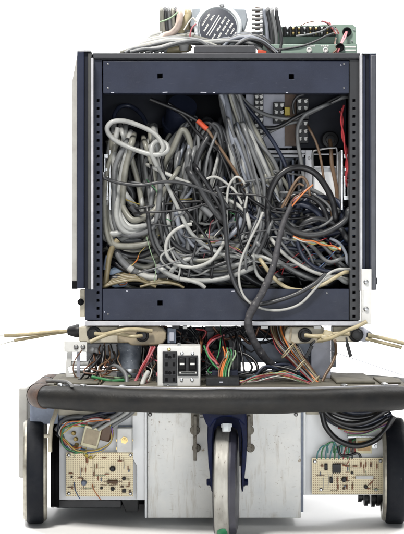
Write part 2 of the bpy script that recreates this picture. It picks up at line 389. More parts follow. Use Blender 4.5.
MB().pbox(262, 306, 150, 153, 0.11, 0.1).pbox(264, 304, 154.5, 157.5, 0.112, 0.004).pbox(305.5, 312.5, 150, 222, 0.105, 0.004).pbox(262, 266, 153, 222, 0.112, 0.004).pbox(312.5, 345, 166, 168, 0.108, 0.01).pbox(300, 345, 219, 224, 0.108, 0.1).pbox(301, 336, 153.5, 155, 0.108, 0.006).build('frame', ALUW, cage, 0.0006)
MB().pbox(313, 345, 168.4, 218, 0.115, 0.003).build('side_plate', WHITE2, cage)
MB().pbox(266.5, 305, 158, 222, 0.20, 0.003).build('card_face', GBLUE, cage)
for i in range(6): MB().pbox(268 + i * 6, 270 + i * 6, 160, 221, 0.125, 0.07).build('card', DGREY if i % 2 else GBLUE, cage)
MB().lathe(P(309, 158, 0.105), (0, -1, 0), [(0, .003), (.002, .002)], 10).lathe(P(309, 196, 0.105), (0, -1, 0), [(0, .003), (.002, .002)], 10).build('screw', DSTEEL, cage)
MB().tube(crom([P(313, 168, .1), P(313, 153, .1), P(318, 150, .1), P(333, 148, .1), P(337, 152, .1), P(337, 186, .1)], 6), 0.0022, 8).build('wire_bail', STEEL, cage)
g = thing('cable_gland', 'round black rubber gland with a brown cord hanging from it, right of terminal blocks', 'cable gland', P(330, 149, 0.12))
MB().lathe(P(330, 140, 0.14), (0, -1, 0), [(0, .018), (.004, .0185), (.007, .016), (.008, .010), (.014, .009), (.015, .004)], 28).build('flange', BLACK, g)
MB().tube(crom([P(330, 140, .125), P(331, 148, .11), P(332, 165, .10), P(336, 185, .10), P(338, 205, .10)], 8), 0.0042, 10).build('cord', K_BRN, g)

# ------------------------------------------------------------------ equipment on top of the rack
ZT = P(0, 53, 0).z
PSTEEL = M('satin_steel', (0.62, 0.65, 0.66), 0.45, 0.2, col2=(0.50, 0.53, 0.55), scale=60)
mt = thing('blower_motor', 'round silver blower motor with black printed name plate on top of rack', 'motor', P(219, 53, 0.1))
c = P(218, 28, 0.08)
MB().lathe(c, (0, -1, 0), [(-.12, .040), (-.12, .046), (-.01, .046), (-.008, .0495), (.003, .0495), (.007, .0465), (.0075, .0420), (.003, .0395)], 48).build('housing', PSTEEL, mt)
pl = MB().lathe(c, (0, -1, 0), [(.002, .0385), (.0048, .0385), (.005, .038)], 48).build('name_plate', M('plate_slate', (0.055, 0.06, 0.078), 0.45, scale=60), mt)
mb = MB(); rr = random.Random(3)
# rows of (illegible) white printing, turned with the plate
for row, (u, parts) in enumerate(((-32, ((-8, 8),)), (-26, ((-16, -4), (2, 14))), (-19, ((-20, -9), (-3, 6), (10, 18))), (-11, ((-22, -6), (0, 9), (12, 22))), (-3, ((-24, -12), (-6, 4), (9, 24))), (5, ((-20, 18),)), (9, ((-22, 20),)), (16, ((-18, -4), (4, 16))), (24, ((-12, 12),)))):
    for (a, b) in parts:
        Mx = Matrix.Translation(c) @ Matrix.Rotation(R(-58), 4, 'Y')
        k = 0.00118
        if row in (5, 6):
            mb.box(a * k, b * k, -0.0056, -0.0049, u * k, (u + 1.6) * k, Mx)
        else:
            x = a
            while x < b:
                wd = rr.uniform(1.0, 2.0); hh = rr.choice((2.2, 3.0, 3.0)); mb.box(x * k, (x + wd) * k, -0.0056, -0.0049, u * k, (u + hh) * k, Mx); x += wd + rr.choice((0.35, 0.4, 0.5, 1.2))
mb.build('printing', PRINT, pl)
for a in (80, 200, 330): MB().lathe(c + Vector((.046 * math.cos(R(a)), -.004, .046 * math.sin(R(a)))), (0, -1, 0), [(0, .005), (.004, .005), (.006, .003)], 12).build('bolt', STEEL, mt)
MB().pbox(196, 241, 44, 53, 0.09, 0.10).build('mount', DSTEEL, mt, 0.001)
DSH = M('pale_shell', (0.30, 0.33, 0.36), 0.4, scale=30)
MB().prism([(192, 8), (200, 7.5), (202, 18), (197, 30), (190, 26)], 0.10, 0.06).build('duct_shell', DSH, mt, 0.003)
MB().prism([(232, 7.5), (246, 9), (248, 20), (244, 32), (238, 22)], 0.09, 0.06).build('duct_shell', DSH, mt, 0.003)
jb = MB().pbox(194, 256, 46.5, 53, -0.002, 0.07).pbox(195.5, 254.5, 45.2, 46.5, 0.0, 0.066).build('junction_box', DGREY, None, 0.0015); tag(jb, 'flat dark grey box lying on rack top in front of blower motor', 'box')
lu = thing('lug_terminal_strip', 'vertical strip of stacked silver ring lugs beside blower motor', 'terminal strip', P(257, 45, 0.06))
MB().pbox(255.5, 260, 7, 46, 0.06, 0.02).build('strip', BROWN, lu)
for i in range(7): MB().lathe(P(257.5, 9.5 + i * 4.4, 0.055), (1, 0, 0.08), [(-.012, .003), (-.011, .0036), (0, .0036), (.010, .0036), (.011, .002)], 12).build('lug', STEEL if i % 2 else DSTEEL, lu)

gp = thing('terminal_panel', 'sage green chassis panel with long screw terminal strip on rack top right', 'terminal panel', P(310, 53, 0.05))
MB().prism([(264, 28), (296, 26), (330, 24.5), (353, 24.5), (356, 27), (356, 44), (264, 46)], 0.10, 0.004).build('back_plate', GREEN, gp, 0.0008)
MB().hexa([P(262, 53.2, .03), P(357, 53.2, .03), P(357, 53.2, .098), P(262, 53.2, .098), P(263, 44.5, .03), P(357, 44.0, .03), P(357, 44, .098), P(263, 44.5, .098)]).build('front_box', GREEN, gp, 0.0012)
ts = MB().pbox(283, 336, 26.5, 36, 0.085, 0.015).build('terminal_strip', BLACK, gp, 0.0008)
for i in range(9):
    x = 286.5 + i * 5.7
    MB().pbox(x - 2, x - 0.9, 26, 36, 0.076, 0.01).build('barrier', BLACK, ts)
    MB().lathe(P(x + 0.9, 29, 0.084), (0, -1, 0), [(0, .003), (.006, .003), (.008, .0015)], 10).lathe(P(x + 0.9, 33.5, 0.084), (0, -1, 0), [(0, .003), (.006, .003), (.008, .0015)], 10).build('terminal_screw', BRASS if i % 3 else STEEL, ts)
for (x, y, r, Y) in ((347, 32, 0.0095, .098), (340, 47.5, 0.0085, .028)):
    MB().lathe(P(x, y, Y), (0, -1, 0), [(0, r), (.004, r), (.005, r * .8), (.0015, r * .55), (.001, .0005)], 24).build('grommet', BLKM, gp)
for (x, y) in ((309, 50), (325.5, 50)): MB().lathe(P(x, y, .029), (0, -1, 0), [(0, .0055), (.002, .0055), (.003, .0035), (.001, .0025), (.0012, .0004)], 20).build('socket', WPLAS, gp)
mb = MB()
for x0, n in ((303, 6), (321, 4)):
    for i in range(n): mb.pbox(x0 + i * 2.1, x0 + i * 2.1 + 1.4, 45.4, 46.6, .0292, .001)
mb.build('printing', PRINT, gp)
for y_ in (46.2, 49.4): MB().pbox(345, 356, y_, y_ + 1.4, .0292, .001).build('label_strip', PRINT, gp)
for (x, y) in ((272, 31), (354, 30), (270, 41), (352, 41)): MB().lathe(P(x, y, .099), (0, -1, 0), [(0, .002), (.002, .0015)], 10).build('screw', STEEL, gp)
# ------------------------------------------------------------------ robot base
ZD = 0.286
base = thing('robot_base', 'wheeled robot base with grey deck, fat black bumper, white panels and blue front caster', 'robot base', (0.05, 0.0, 0.0))
def cham(pts, r, seg=6):
    """round the corners of a closed plan polygon"""
    out = []; n = len(pts)
    for i in range(n):
        a, b, c_ = Vector(pts[i - 1]), Vector(pts[i]), Vector(pts[(i + 1) % n])
        p = b + (a - b).normalized() * r; q = b + (c_ - b).normalized() * r
        for k in range(seg + 1):
            t = k / seg; out.append((1 - t) ** 2 * p + 2 * t * (1 - t) * b + t * t * q)
    return out
def bow(x): return -0.222 + 0.095 * (abs(x - 0.06) / 0.37) ** 2.1
xs_ = [-0.275 + 0.65 * i / 12 for i in range(13)]
plan = [(x, bow(x)) for x in xs_] + [(0.412, bow(0.412) + .004), (0.412, 0.06), (0.26, 0.205), (-0.24, 0.205), (-0.318, 0.15), (-0.318, bow(-0.318) + .004)]
loop = []
for i_, p_ in enumerate(plan):
    loop += [Vector(p_)] if i_ < 13 else [q_ for j_, q_ in enumerate(cham(plan, 0.042)) if j_ // 7 == i_]
MB().slab([(x, bow(x) + .013) for x in xs_] + [(0.395, bow(.395) + .022), (0.40, 0.055), (0.255, 0.192), (-0.235, 0.192), (-0.305, 0.145), (-0.30, bow(-.30) + .022)], ZD - 0.012, ZD).build('deck', DECK, base, 0.0015)
MB().slab([(x, bow(x) + .0145) for x in xs_] + [(x, bow(x) + .0195) for x in xs_[::-1]], ZD - 0.014, ZD + 0.003).build('deck_edge_strip', ALUW, base, 0.0008)
# bumper: one closed fat tube, with tape-wrapped rust coloured hose on the left corner
pts = [Vector((p.x, p.y, 0.2642)) for p in loop]
pts = crom(pts + [pts[0]], 5)
dense = []
for a, b in zip(pts, pts[1:]):
    n_ = max(1, int((b - a).length / 0.012))
    dense += [a.lerp(b, i / n_) for i in range(n_)]
def rb(p, r0): return r0 + 0.0008 * math.sin(p.x * 23) + 0.0006 * math.sin(p.y * 31 + p.x * 57)
front = [p for p in dense]
MB().tube(front + [front[0], front[1]], [rb(p, 0.0224) for p in front + [front[0], front[1]]], 28, False).build('bumper', RUB, base)
lc = sorted([p for p in dense if p.x < -0.297 and -0.155 < p.y < 0.14], key=lambda p: p.y)
lc = [p for p in lc]
segs = [lc[:len(lc) // 3], lc[len(lc) // 3 + 1:2 * len(lc) // 3], lc[2 * len(lc) // 3 + 1:]]
for sg in segs:
    if len(sg) > 2: MB().tube(sg, [0.0225] + [0.0234] * (len(sg) - 2) + [0.0225], 28).build('hose_sleeve', RUST, base)
# deck plates and bolts
for (x0, x1, y0, y1, t_) in ((0.26, 0.335, -0.10, 0.10, .006), (0.345, 0.385, -0.10, 0.03, .005), (-0.285, -0.20, -0.12, 0.11, .005), (-0.19, -0.12, -0.15, 0.0, .004)):
    MB().box(x0, x1, y0, y1, ZD, ZD + t_).build('deck_plate', DECK, base, 0.002)
for (x, y) in ((0.35, -0.12), (0.27, -0.15), (-0.225, -0.15), (-0.15, -0.165), (0.31, 0.12), (-0.27, -0.13)):
    MB().lathe((x, y, ZD), (0, 0, 1), [(0, .007), (.003, .007), (.005, .004)], 14).build('bolt', STEEL, base)
MB().tube(crom([Vector((-.30, -.10, ZD + .006)), Vector((-.262, -.135, ZD + .008)), Vector((-.25, -.16, ZD + .006)), Vector((-.245, -.175, ZD + .004))], 8), 0.0035, 8).build('strap', DSTEEL, base)

# centre box, angles, side plates
Yc = -0.02
MB().pbox(147.5, 301, 412, 518, Yc, 0.16).build('center_panel', WHITE, base, 0.0015)
MB().pbox(212, 244, 413, 466, Yc - 0.002, 0.003).build('caster_recess', BLKM, base)  # flat black sheet; the darkness of a recess is painted, not hollowed out
MB().prism([(132.5, 411), (146.8, 411), (146.8, 500), (137, 500), (137, 466), (132.5, 458)], Yc + 0.004, 0.004).pbox(144.8, 147, 411, 518, Yc - 0.008, 0.012).build('angle_bracket', WHITE2, base, 0.0006)
MB().pbox(297.5, 303.5, 412, 512, Yc + 0.006, 0.06).build('angle_bracket', GBLUE, base, 0.0006)
MB().pbox(59, 137, 412, 500, 0.0, 0.004).build('side_plate', WHITE2, base, 0.0008)
MB().pbox(304, 384, 412, 495, 0.0, 0.004).pbox(303.5, 306, 412, 495, -0.014, 0.014).build('side_plate', WHITE2, base, 0.0008)
MB().pbox(55, 137, 404, 415.5, -0.02, 0.012).build('cross_rail', CREAM, base, 0.001)
MB().pbox(306, 386, 404, 414.5, -0.02, 0.012).build('cross_rail', CREAM, base, 0.001)
MB().pbox(57, 121, 500.6, 508, 0.012, 0.05).build('chassis_bar', CHAR, base, 0.001)
MB().prism([(120, 497), (138, 494), (138, 512), (126, 512)], 0.008, 0.05).build('chassis_foot', BLACK, base, 0.001)
MB().box(-.29, .19, 0.36, 0.375, 0.02, 0.27).build('rear_panel', DGREY, base)  # unseen from the front; carried low to keep light from under the base
MB().box(-.288, .188, 0.055, 0.358, 0.028, 0.036).build('shade_pan', BLKM, base)  # unseen slab, added to block light and deepen the floor shadow
for (x0, y0) in ((150, 414.5), (296, 414.5)):
    MB().lathe(P(x0, y0, Yc), (0, -1, 0), [(0, .004), (.002, .004), (.004, .002)], 12).build('screw', DSTEEL, base)
# gearing behind the right plate bottom
mb = MB()
for i, (x, y, r) in enumerate(((358, 497, .010), (364, 499, .014), (371, 499, .016), (376, 496, .02))): mb.lathe(P(x, y, .05), (1, 0, 0), [(0, r), (.007, r), (.008, r * .7), (.011, r * .7)], 24)
mb.build('drive_gear', BLACK, base)
# left fork bar and post
MB().tube(crom([P(56.5, 404, -0.05), P(55.5, 413, -0.07), P(51.5, 424, -0.085), P(50, 440, -0.09), P(50, 452, -0.09)], 6), 0.0042, 10).build('guard_rod', CREAM, base)
MB().tube([P(44, 436, -0.09), P(50, 436, -0.09)], 0.004, 10).build('guard_rod', CREAM, base)
MB().pbox(18.5, 27.5, 388, 478, 0.10, 0.12).build('side_skirt', SKIRT, base, 0.003)
MB().pbox(30, 58, 404, 424, -0.03, 0.05).build('wheel_bracket', GBLUE, base, 0.001)

# drive wheels
def wheel(cx, cy, half, rot, left):
    cz = 0.1055; r = 0.1055
    ax = Matrix.Rotation(R(rot), 3, 'Z') @ Vector((1, 0, 0))
    ctr = Vector((cx, cy, cz))
    prof = [(-half, r - .022), (-half, r - .004), (-half + .003, r - .001), (-half * .6, r), (half * .6, r), (half - .003, r - .001), (half, r - .004), (half, r - .022)]
    wv = MB().lathe(ctr, ax, [(-half * .7, .03), (-half * .7, r - .03), (half * .7, r - .03), (half * .7, .03)], 48).build('wheel', DSTEEL, base)
    MB().lathe(ctr, ax, prof, 96).build('tyre', TYRE, wv)
    o_ = -1 if left else 1
    for sg in (-1, 1):
        k = half
        MB().lathe(ctr, ax * sg, [(k, r - .026), (k, r - .005), (k + .004, r - .006), (k + .007, r - .010), (k + .007, r - .024), (k + .002, r - .030)], 72).build('rim', BRASS2, wv)
    return wv, ctr, ax
BRASS2 = M('rim_metal', (0.42, 0.40, 0.34), 0.35, 0.6, col2=(0.25, 0.23, 0.19), scale=60)
wl, ctr, ax = wheel(-0.333, 0.0, 0.0165, 5.6, True)
mb = MB()
for i in range(11): mb.lathe(ctr, ax, [(.030 + i * .0016, .07), (.0304 + i * .0016, .0755), (.0309 + i * .0016, .0755), (.0313 + i * .0016, .07)], 40)
mb.build('sprocket', BLKM, wl)
MB().pbox(50.5, 61, 414, 507, 0.055, 0.2).build('inner_chassis', BLKM, base)  # black box added behind the gap between left wheel and side plate
wr, ctr, ax = wheel(0.384, 0.0, 0.0185, -4.2, False)

# caster
Yk = -0.145; sk = S(-.2)
cw = Vector((P(227.5, 0, -.245).x, Yk, 0.105))
cast = MB().prism([(199, 408), (246.5, 408), (246.5, 418), (245, 426), (239, 420), (231, 417), (222, 417), (215, 420), (209.5, 428), (206, 424), (203, 416)], -0.205, 0.10).build('caster', CBLUE, base, 0.003)
def yoke_side(sgn):
    cxp = 227.3
    f = lambda d: cxp + sgn * d
    poly = [(f(9), 416), (f(19.5), 416), (f(20), 440), (f(19), 462), (f(17), 480), (f(16), 491), (f(14.6), 493), (f(14.4), 470), (f(15.2), 440), (f(14), 428)]
    if sgn < 0: poly = poly[::-1]
    return MB().prism(poly, -0.20, 0.085).build('yoke_arm', CBLUE, cast, 0.002)
yoke_side(-1); yoke_side(1)
MB().pbox(210, 245, 414, 452, -0.06, 0.012).build('yoke_web', CBLUE, cast, 0.002)
for sgn in (-1, 1):
    MB().lathe(P(227.3 + sgn * 15.5, 482, -0.16), (sgn, 0, 0), [(0, .009), (.004, .009), (.004, .007), (.009, .007), (.010, .005)], 6).build('axle_nut', CBLUE, cast)
MB().lathe(P(226.5, 424, -0.21), (0, -.25, -1), [(0, .0105), (.006, .0105), (.006, .0085), (.0135, .0085), (.0145, .006)], 6).build('bolt', PSTEEL, cast)
axk = Matrix.Rotation(R(-3.2), 3, 'Z') @ Vector((1, 0, 0))
TREAD = M('caster_tread', (0.36, 0.35, 0.32), 0.5, 0.3, col2=(0.20, 0.19, 0.17), scale=22, amt=(0.3, 0.75), spots=(0.10, 0.085, 0.07), spot_scale=60, spot_th=0.62, stretch=(3, 1, 1))
h = 0.0135; off = -0.0065
cwh = MB().lathe(cw, axk, [(off - h, .055), (off - h, .101), (off - h + .003, .105), (off + h - .002, .105), (off + h, .103), (off + h, .05)], 96).build('caster_wheel', TREAD, cast)
MB().lathe(cw, axk, [(off + h + .0001, .05), (off + h + .0001, .1024), (off + h + .004, .1035), (off + h + .012, .098), (off + h + .015, .085), (off + h + .013, .05)], 72).build('side_rubber', M('caster_side_rubber', (0.035, 0.035, 0.05), 0.4, scale=50), cwh)
MB().lathe(cw, -axk, [(h - off + .0001, .05), (h - off + .0001, .1), (h - off + .0025, .098), (h - off + .003, .085), (h - off + .002, .05)], 72).build('side_flange', BLACK, cwh)
# green tape on the tread
gm = MB(); tp = [(-26, -.011, .006), (-30, -.012, .009), (-34, -.010, .0105)]
b0 = None
ring = []
for k, (a, x0, x1) in enumerate(((-47, -.004, .003), (-50, -.011, .004), (-54, -.0125, .0068), (-58, -.0125, .0068), (-62, -.01, .006))):
    dirv = Vector((0, -math.cos(R(a)), math.sin(R(a))))
    for x in (x0, x1): ring.append(cw + axk * (off + x) + dirv * .1056)
gm.v = ring
for k in range(4): gm._f((2 * k, 2 * k + 1, 2 * k + 3, 2 * k + 2))
gm.build('green_tape', GREENT, cwh).modifiers.new('thick', 'SOLIDIFY').thickness = 0.0006
LUGM = M('dirty_lug_steel', (0.20, 0.185, 0.155), 0.55, 0.3, col2=(0.11, 0.095, 0.075), scale=80, spots=(0.05, 0.035, 0.02), spot_scale=120, spot_th=0.58)
# dirty hinge lugs either side of the caster
for (x, m_) in ((195, 1), (249, -1)):
    lug = MB().pbox(x - 4, x + 4, 411, 426, Yc - .012, .012).lathe(P(x, 430, Yc - .008), (0, -1, 0), [(0, .010), (.006, .010), (.007, .006)], 16).pbox(x - 1.6, x + 1.8, 416, 461 if m_ > 0 else 447, Yc - .03, .016).lathe(P(x + 1.5, 448, Yc - .004), (0, -1, 0), [(0, .009), (.005, .008)], 14).build('hinge_lug', LUGM, base, 0.001)
    MB().tube([P(x + 5 * m_, 415, -.06), P(x + 12 * m_, 415, -.06)], .006, 12).build('bolt', DSTEEL, base)

# ------------------------------------------------------------------ boards and electrical pieces on the side plates
def board(name, label, x0, x1, y0, y1, Y):
    t = thing(name, label, 'circuit board', P((x0 + x1) / 2, y1, Y))
    MB().pbox(x0, x1, y0, y1, Y, 0.0016).build('perforated_board', PERF, t)
    return t
LABBOARD = 'cream perforated circuit board with '
b1 = board('circuit_board', LABBOARD + 'black transistor and looping blue wire on left side plate', 66, 133, 452.5, 496.5, -0.016)
b2 = board('circuit_board', LABBOARD + 'black square chip and resistor row on right side plate', 312, 384.5, 458, 494.5, -0.016)
def comp(t, kind, x, y, w_=4, h_=3, ang=0, m=None):
    Y = -0.016; s_ = S(Y)
    if kind == 'chip':
        mb = MB().rbox(x, y, w_, h_, ang, Y - .005, .004)
        for k in range(4):
            for e in (-1, 1): mb.rbox(x - w_ / 2 + (k + .5) * w_ / 4, y + e * (h_ / 2 + .4), .7, 1.2, 0, Y - .003, .003)
        return mb.build('chip', m or BLACK, t, 0.0004)
    if kind == 'transistor':
        return MB().lathe(P(x, y, Y), (0, -1, 0), [(0, w_ * s_ * .4), (.002, w_ * s_ * .5), (.003, w_ * s_ * .45), (.007, w_ * s_ * .42), (.008, w_ * s_ * .3)], 20).build('transistor', m or BLACK, t)
    if kind == 'resistor':
        c_ = P(x, y, Y - .002); d_ = Vector((math.cos(R(ang)), 0, math.sin(R(ang)))); L = w_ * s_
        mb = MB().lathe(c_ - d_ * L / 2, d_, [(0, .0006), (0, h_ * s_ * .42), (L * .15, h_ * s_ * .5), (L * .25, h_ * s_ * .42), (L * .75, h_ * s_ * .42), (L * .85, h_ * s_ * .5), (L, h_ * s_ * .42)], 12)
        mb.tube([c_ - d_ * L * .95 + Vector((0, .002, 0)), c_ - d_ * L * .9, c_ + d_ * L * .9, c_ + d_ * L * .95 + Vector((0, .002, 0))], .0004, 6)
        return mb.build('resistor', m or BRN, t)
    if kind == 'screw':
        return MB().lathe(P(x, y, Y), (0, -1, 0), [(0, .0036), (.0015, .0036), (.003, .0018)], 12).build('screw', STEEL, t)
    if kind == 'capacitor':
        return MB().rbox(x, y, w_, h_, ang, Y - .006, .006).build('capacitor', m or TRCREAM, t, 0.0008)
BRN = M('resistor_brown', (0.16, 0.075, 0.04), 0.45, scale=300, col2=(0.28, 0.1, 0.04))
comp(b1, 'transistor', 112.6, 468.6, 6); comp(b1, 'transistor', 124, 478.3, 4); comp(b1, 'transistor', 101.5, 487.8, 3); comp(b1, 'transistor', 112.6, 488.6, 4.4)
comp(b1, 'resistor', 87, 460, 5, 3, 90); comp(b1, 'capacitor', 86.5, 455.5, 3, 2.2, 30, YEL); comp(b1, 'capacitor', 90.5, 457.5, 2.6, 2, -20, YEL)
comp(b1, 'resistor', 112.6, 481.6, 10, 4.4, 0, BROWN); comp(b1, 'transistor', 84, 482.6, 6, m=GBLUE); comp(b1, 'chip', 124, 491, 4, 2)
for (x, y, a) in ((82, 470, 90), (85.5, 470, 90), (80, 478, 0), (104, 458, 0), (97, 466, 90), (120, 461, 0), (75, 488, 90), (98, 478, 90), (94, 474, 90), (107, 474, 0), (128, 468, 90)): comp(b1, 'resistor', x, y, 3.4, 1.4, a)
for (x, y) in ((69, 455), (130.5, 455), (69, 493.5), (130.5, 493.5)): comp(b1, 'screw', x, y)
comp(b2, 'chip', 336.8, 468.6, 8.5, 8.5); comp(b2, 'chip', 326.2, 467, 3.2, 5); comp(b2, 'chip', 331.5, 480, 3.4, 4.6); comp(b2, 'transistor', 344, 479.2, 5.6); comp(b2, 'transistor', 352, 472.6, 3); comp(b2, 'transistor', 365.6, 486.6, 4)
comp(b2, 'capacitor', 364.6, 477.6, 18, 3.4, 0, WPLAS)
for (x, y, a) in ((361, 464.5, 90), (366, 464.5, 90), (371, 464.5, 90), (377, 466, 90), (347.5, 466, 0), (338, 487, 90), (347, 479, 90), (347, 487, 90), (352.5, 487, 90), (371, 483, 45), (337.5, 480, 90), (355, 466, 0)): comp(b2, 'resistor', x, y, 4.4, 1.7, a)
for (x, y) in ((321, 489.5), (376, 489.5), (315, 461.5), (380.5, 461)): comp(b2, 'screw', x, y)
rb_ = random.Random(11)
for t_, (x0, x1, y0, y1), k_ in ((b1, (70, 130, 457, 492), 16), (b2, (316, 382, 462, 491), 14)):
    for i in range(k_):
        comp(t_, rb_.choice(('resistor', 'resistor', 'transistor', 'capacitor')), rb_.uniform(x0, x1), rb_.uniform(y0, y1), rb_.uniform(2.2, 3.4), rb_.uniform(1.1, 1.8), rb_.choice((0, 90)), rb_.choice((None, BROWN, GBLUE, None)))
def bwire(t, m, pts, r=.0007, lab=None):
    o = MB().tube(crom([P(x, y, Y) for x, y, Y in pts], 6), r, 7).build('jumper_wire', m, t)
    if lab: o['label'] = lab
bwire(b1, W_BLU, [(74, 482, -.018), (75, 489, -.024), (77, 494, -.026), (80, 499, -.022)], .0009)
bwire(b1, W_ORG, [(92, 484, -.018), (94, 490, -.024), (98, 496, -.024), (101, 500, -.02)], .0009)
bwire(b1, W_YEL, [(83, 453, -.018), (86, 457, -.026), (92, 459, -.024), (96, 455, -.018)], .0008)
bwire(b1, W_WHT, [(80, 466, -.017), (80.5, 474, -.019), (80, 478, -.017)], .0005)
bwire(b1, W_WHT, [(93, 454, -.017), (93, 472, -.018), (93, 486, -.017)], .0005)
bwire(b2, W_WHT, [(328, 472, -.017), (329, 480, -.018), (328, 488, -.017)], .0005)
bwire(b2, W_RED, [(350, 458, -.017), (348, 463, -.021), (345, 466, -.018)], .0006)

tr = thing('transformer', 'small tilted cream transformer with dark winding above left circuit board', 'transformer', P(92, 450, -0.03))
MB().rbox(91, 437.5, 17, 21, 14, -0.042, 0.03).build('core', TRCREAM, tr, 0.0012)
MB().rbox(91.2, 437.3, 13.6, 15, 14, -0.0435, 0.002).build('label_face', TANB, tr)
MB().rbox(106, 433, 11, 17, 14, -0.038, 0.025).build('winding', BROWN, tr, 0.003)
for (x, y) in ((74, 433), (77, 445), (83, 444), (76, 439)): MB().lathe(P(x, y, -.03), (-.3, -1, 0), [(0, .0045), (.004, .0045), (.006, .003)], 12).build('terminal', BRASS, tr)
tr = thing('transformer', 'small cream transformer with copper winding above right circuit board, black cables looping past it', 'transformer', P(363, 453, -0.02))
MB().pbox(356, 372, 438, 453.5, -0.03, 0.025).build('core', TRCREAM, tr, 0.001)
MB().pbox(357.5, 370.5, 441, 451, -0.0315, 0.002).build('label_face', COPPER, tr)
MB().pbox(349, 356, 440, 452.5, -0.026, 0.02).build('winding', BROWN, tr, 0.002)
MB().pbox(372, 377.5, 440, 449, -0.02, 0.002).pbox(348, 380, 436.4, 438, -0.02, 0.018).build('mounting_bracket', STEEL, tr, 0.0006)
for x in (376, 349): MB().lathe(P(x, 446, -.022), (0, -1, 0), [(0, .003), (.003, .002)], 10).build('screw', STEEL, tr)
pb = thing('switch_box', 'white rounded metal box with a single centre nut, right of tilted transformer', 'box', P(125, 460, 0))
MB().prism([(118, 425.5), (133, 425.5), (136.5, 429), (137, 450), (136, 460.5), (131, 461), (129, 455), (118, 455)], -0.008, 0.007).build('back_plate', GBLUE, pb, 0.001)
MB().pbox(116.8, 132.4, 428, 452.5, -0.034, 0.025).build('cover', WPLAS, pb, 0.0025)
MB().lathe(P(124.3, 440.2, -0.034), (0, -1, 0), [(0, .0075), (.001, .0075), (.001, .0045), (.005, .0045), (.005, .0022), (.009, .0022)], 6).build('nut', BRASS, pb)
for (x, y) in ((117.5, 440), (131.8, 440), (117.6, 448)): MB().lathe(P(x, y, -.02), (0, -1, 0), [(0, .0035), (.008, .003)], 10).build('clip', BRASS, pb)

for t_, (x0, x1, y0, y1) in ((b1, (70, 130, 457, 492)), (b2, (316, 382, 462, 491))):
    for i in range(12):
        x, y = rb_.uniform(x0, x1), rb_.uniform(y0, y1); e = rb_.uniform(6, 16) * rb_.choice((-1, 1))
        if i % 2: pts = [(x, y, -.0168), (x + e * .5, y + .4, -.0195), (max(x0, min(x1, x + e)), y, -.0168)]
        else: pts = [(x, y, -.0168), (x + .5, y + e * .4, -.0195), (x, max(y0, min(y1, y + e)), -.0168)]
        bwire(t_, rb_.choice((W_WHT, K_TAN, W_LGRN, W_BRN, W_WHT)), pts, .0005)
# ------------------------------------------------------------------ between rack and deck
def grommet(t, x, y, r, Y, L=0.012):
    s_ = S(Y)
    return MB().lathe(P(x, y, Y), (0, -1, 0), [(0, r * s_), (L * .3, r * s_), (L * .45, r * s_ * .9), (L * .5, r * s_ * .72), (L, r * s_ * .62), (L * 1.05, r * s_ * .4)], 24).build('grommet', BLACK, t)
wb = thing('whisker_mount', 'cream whisker socket block at left end under rack, with black outer collar', 'socket block', P(98, 344, 0))
MB().pbox(79, 118, 326.8, 343, 0.0, 0.06).build('block', CREAM, wb, 0.002)
c0 = P(79, 331, 0.02)
MB().lathe(c0, (-1, 0, 0.0), [(0, .0135), (.006, .0135), (.010, .012), (.022, .0085), (.0235, .006)], 24).build('collar', BLACK, wb)
grommet(wb, 94, 333.5, 7.2, 0.0)
wb = thing('whisker_mount', 'tan rounded whisker socket block under rack, directly above left edge of outlet box', 'socket block', P(142, 346, 0))
MB().prism([(118, 327), (158, 326.5), (163, 328.5), (166, 333), (166, 339), (163, 344), (157, 345.5), (131, 345.5), (128, 343), (118, 343)], -0.004, 0.05).build('block', TANB, wb, 0.0025)
grommet(wb, 142.5, 335.5, 6.6, -0.004)
wb = thing('whisker_mount', 'cream rounded whisker socket block under rack, just right of multicoloured wire harness', 'socket block', P(295, 345, 0))
MB().prism([(290, 327), (324, 327), (324, 343), (291, 344), (287, 342), (285, 338), (285, 332), (287, 328)], 0.0, 0.06).build('block', CREAM, wb, 0.0025)
MB().prism([(290.5, 327.5), (292.5, 327.5), (290.5, 343.5), (288.5, 342)], -0.0015, 0.003).build('groove_band', TANB, wb)
grommet(wb, 305, 335, 7.2, 0.0, .016)
wb = thing('whisker_mount', 'pale whisker socket block at right end under rack, with two-part black collar', 'socket block', P(352, 342, 0))
MB().pbox(333, 359, 326.8, 342, 0.004, 0.05).build('block', CREAM, wb, 0.002)
grommet(wb, 356, 334.5, 7.4, 0.003, .02)
MB().prism([(359, 328), (365, 327.5), (369, 331), (369, 341), (365, 342), (359, 341)], 0.004, 0.03).build('end_cap', LGREY, wb, 0.002)
MB().lathe(P(366, 336, 0.012), (1, 0, -.1), [(0, .011), (.005, .011), (.009, .009), (.012, .006)], 20).build('collar', BLACK, wb)

def whisker(label, pts, r, m, coil=False, group='touch whiskers'):
    q = crom([P(*p) for p in pts], 10)
    if coil:  # close-wound spring wire: rings along the rod
        L = sum((b - a).length for a, b in zip(q, q[1:])); n_ = int(L / 0.00105); dn = []
        cum = [0]
        for a, b in zip(q, q[1:]): cum.append(cum[-1] + (b - a).length)
        j = 0
        for i in range(n_ + 1):
            d_ = L * i / n_
            while j < len(cum) - 2 and cum[j + 1] < d_: j += 1
            dn.append(q[j].lerp(q[j + 1], (d_ - cum[j]) / max(cum[j + 1] - cum[j], 1e-6)))
        rs = [r * (1.0 if i % 2 else 0.86) for i in range(len(dn))]
        o = MB().tube(dn, rs, 10).build('whisker', m, None, angle=80)
    else:
        o = MB().tube(q, r, 10).build('whisker', m, None, angle=80)
    return tag(o, label, 'touch whisker', group)
SPR = M('spring_brass', (0.34, 0.29, 0.18), 0.42, 0.35, col2=(0.24, 0.195, 0.11), scale=120)
whisker('upper and longer coiled tan whisker pointing left from black collar', [(68, 331, .02), (45, 332.5, .01), (20, 335, 0), (4, 335.3, -.01)], .0042, SPR, True)
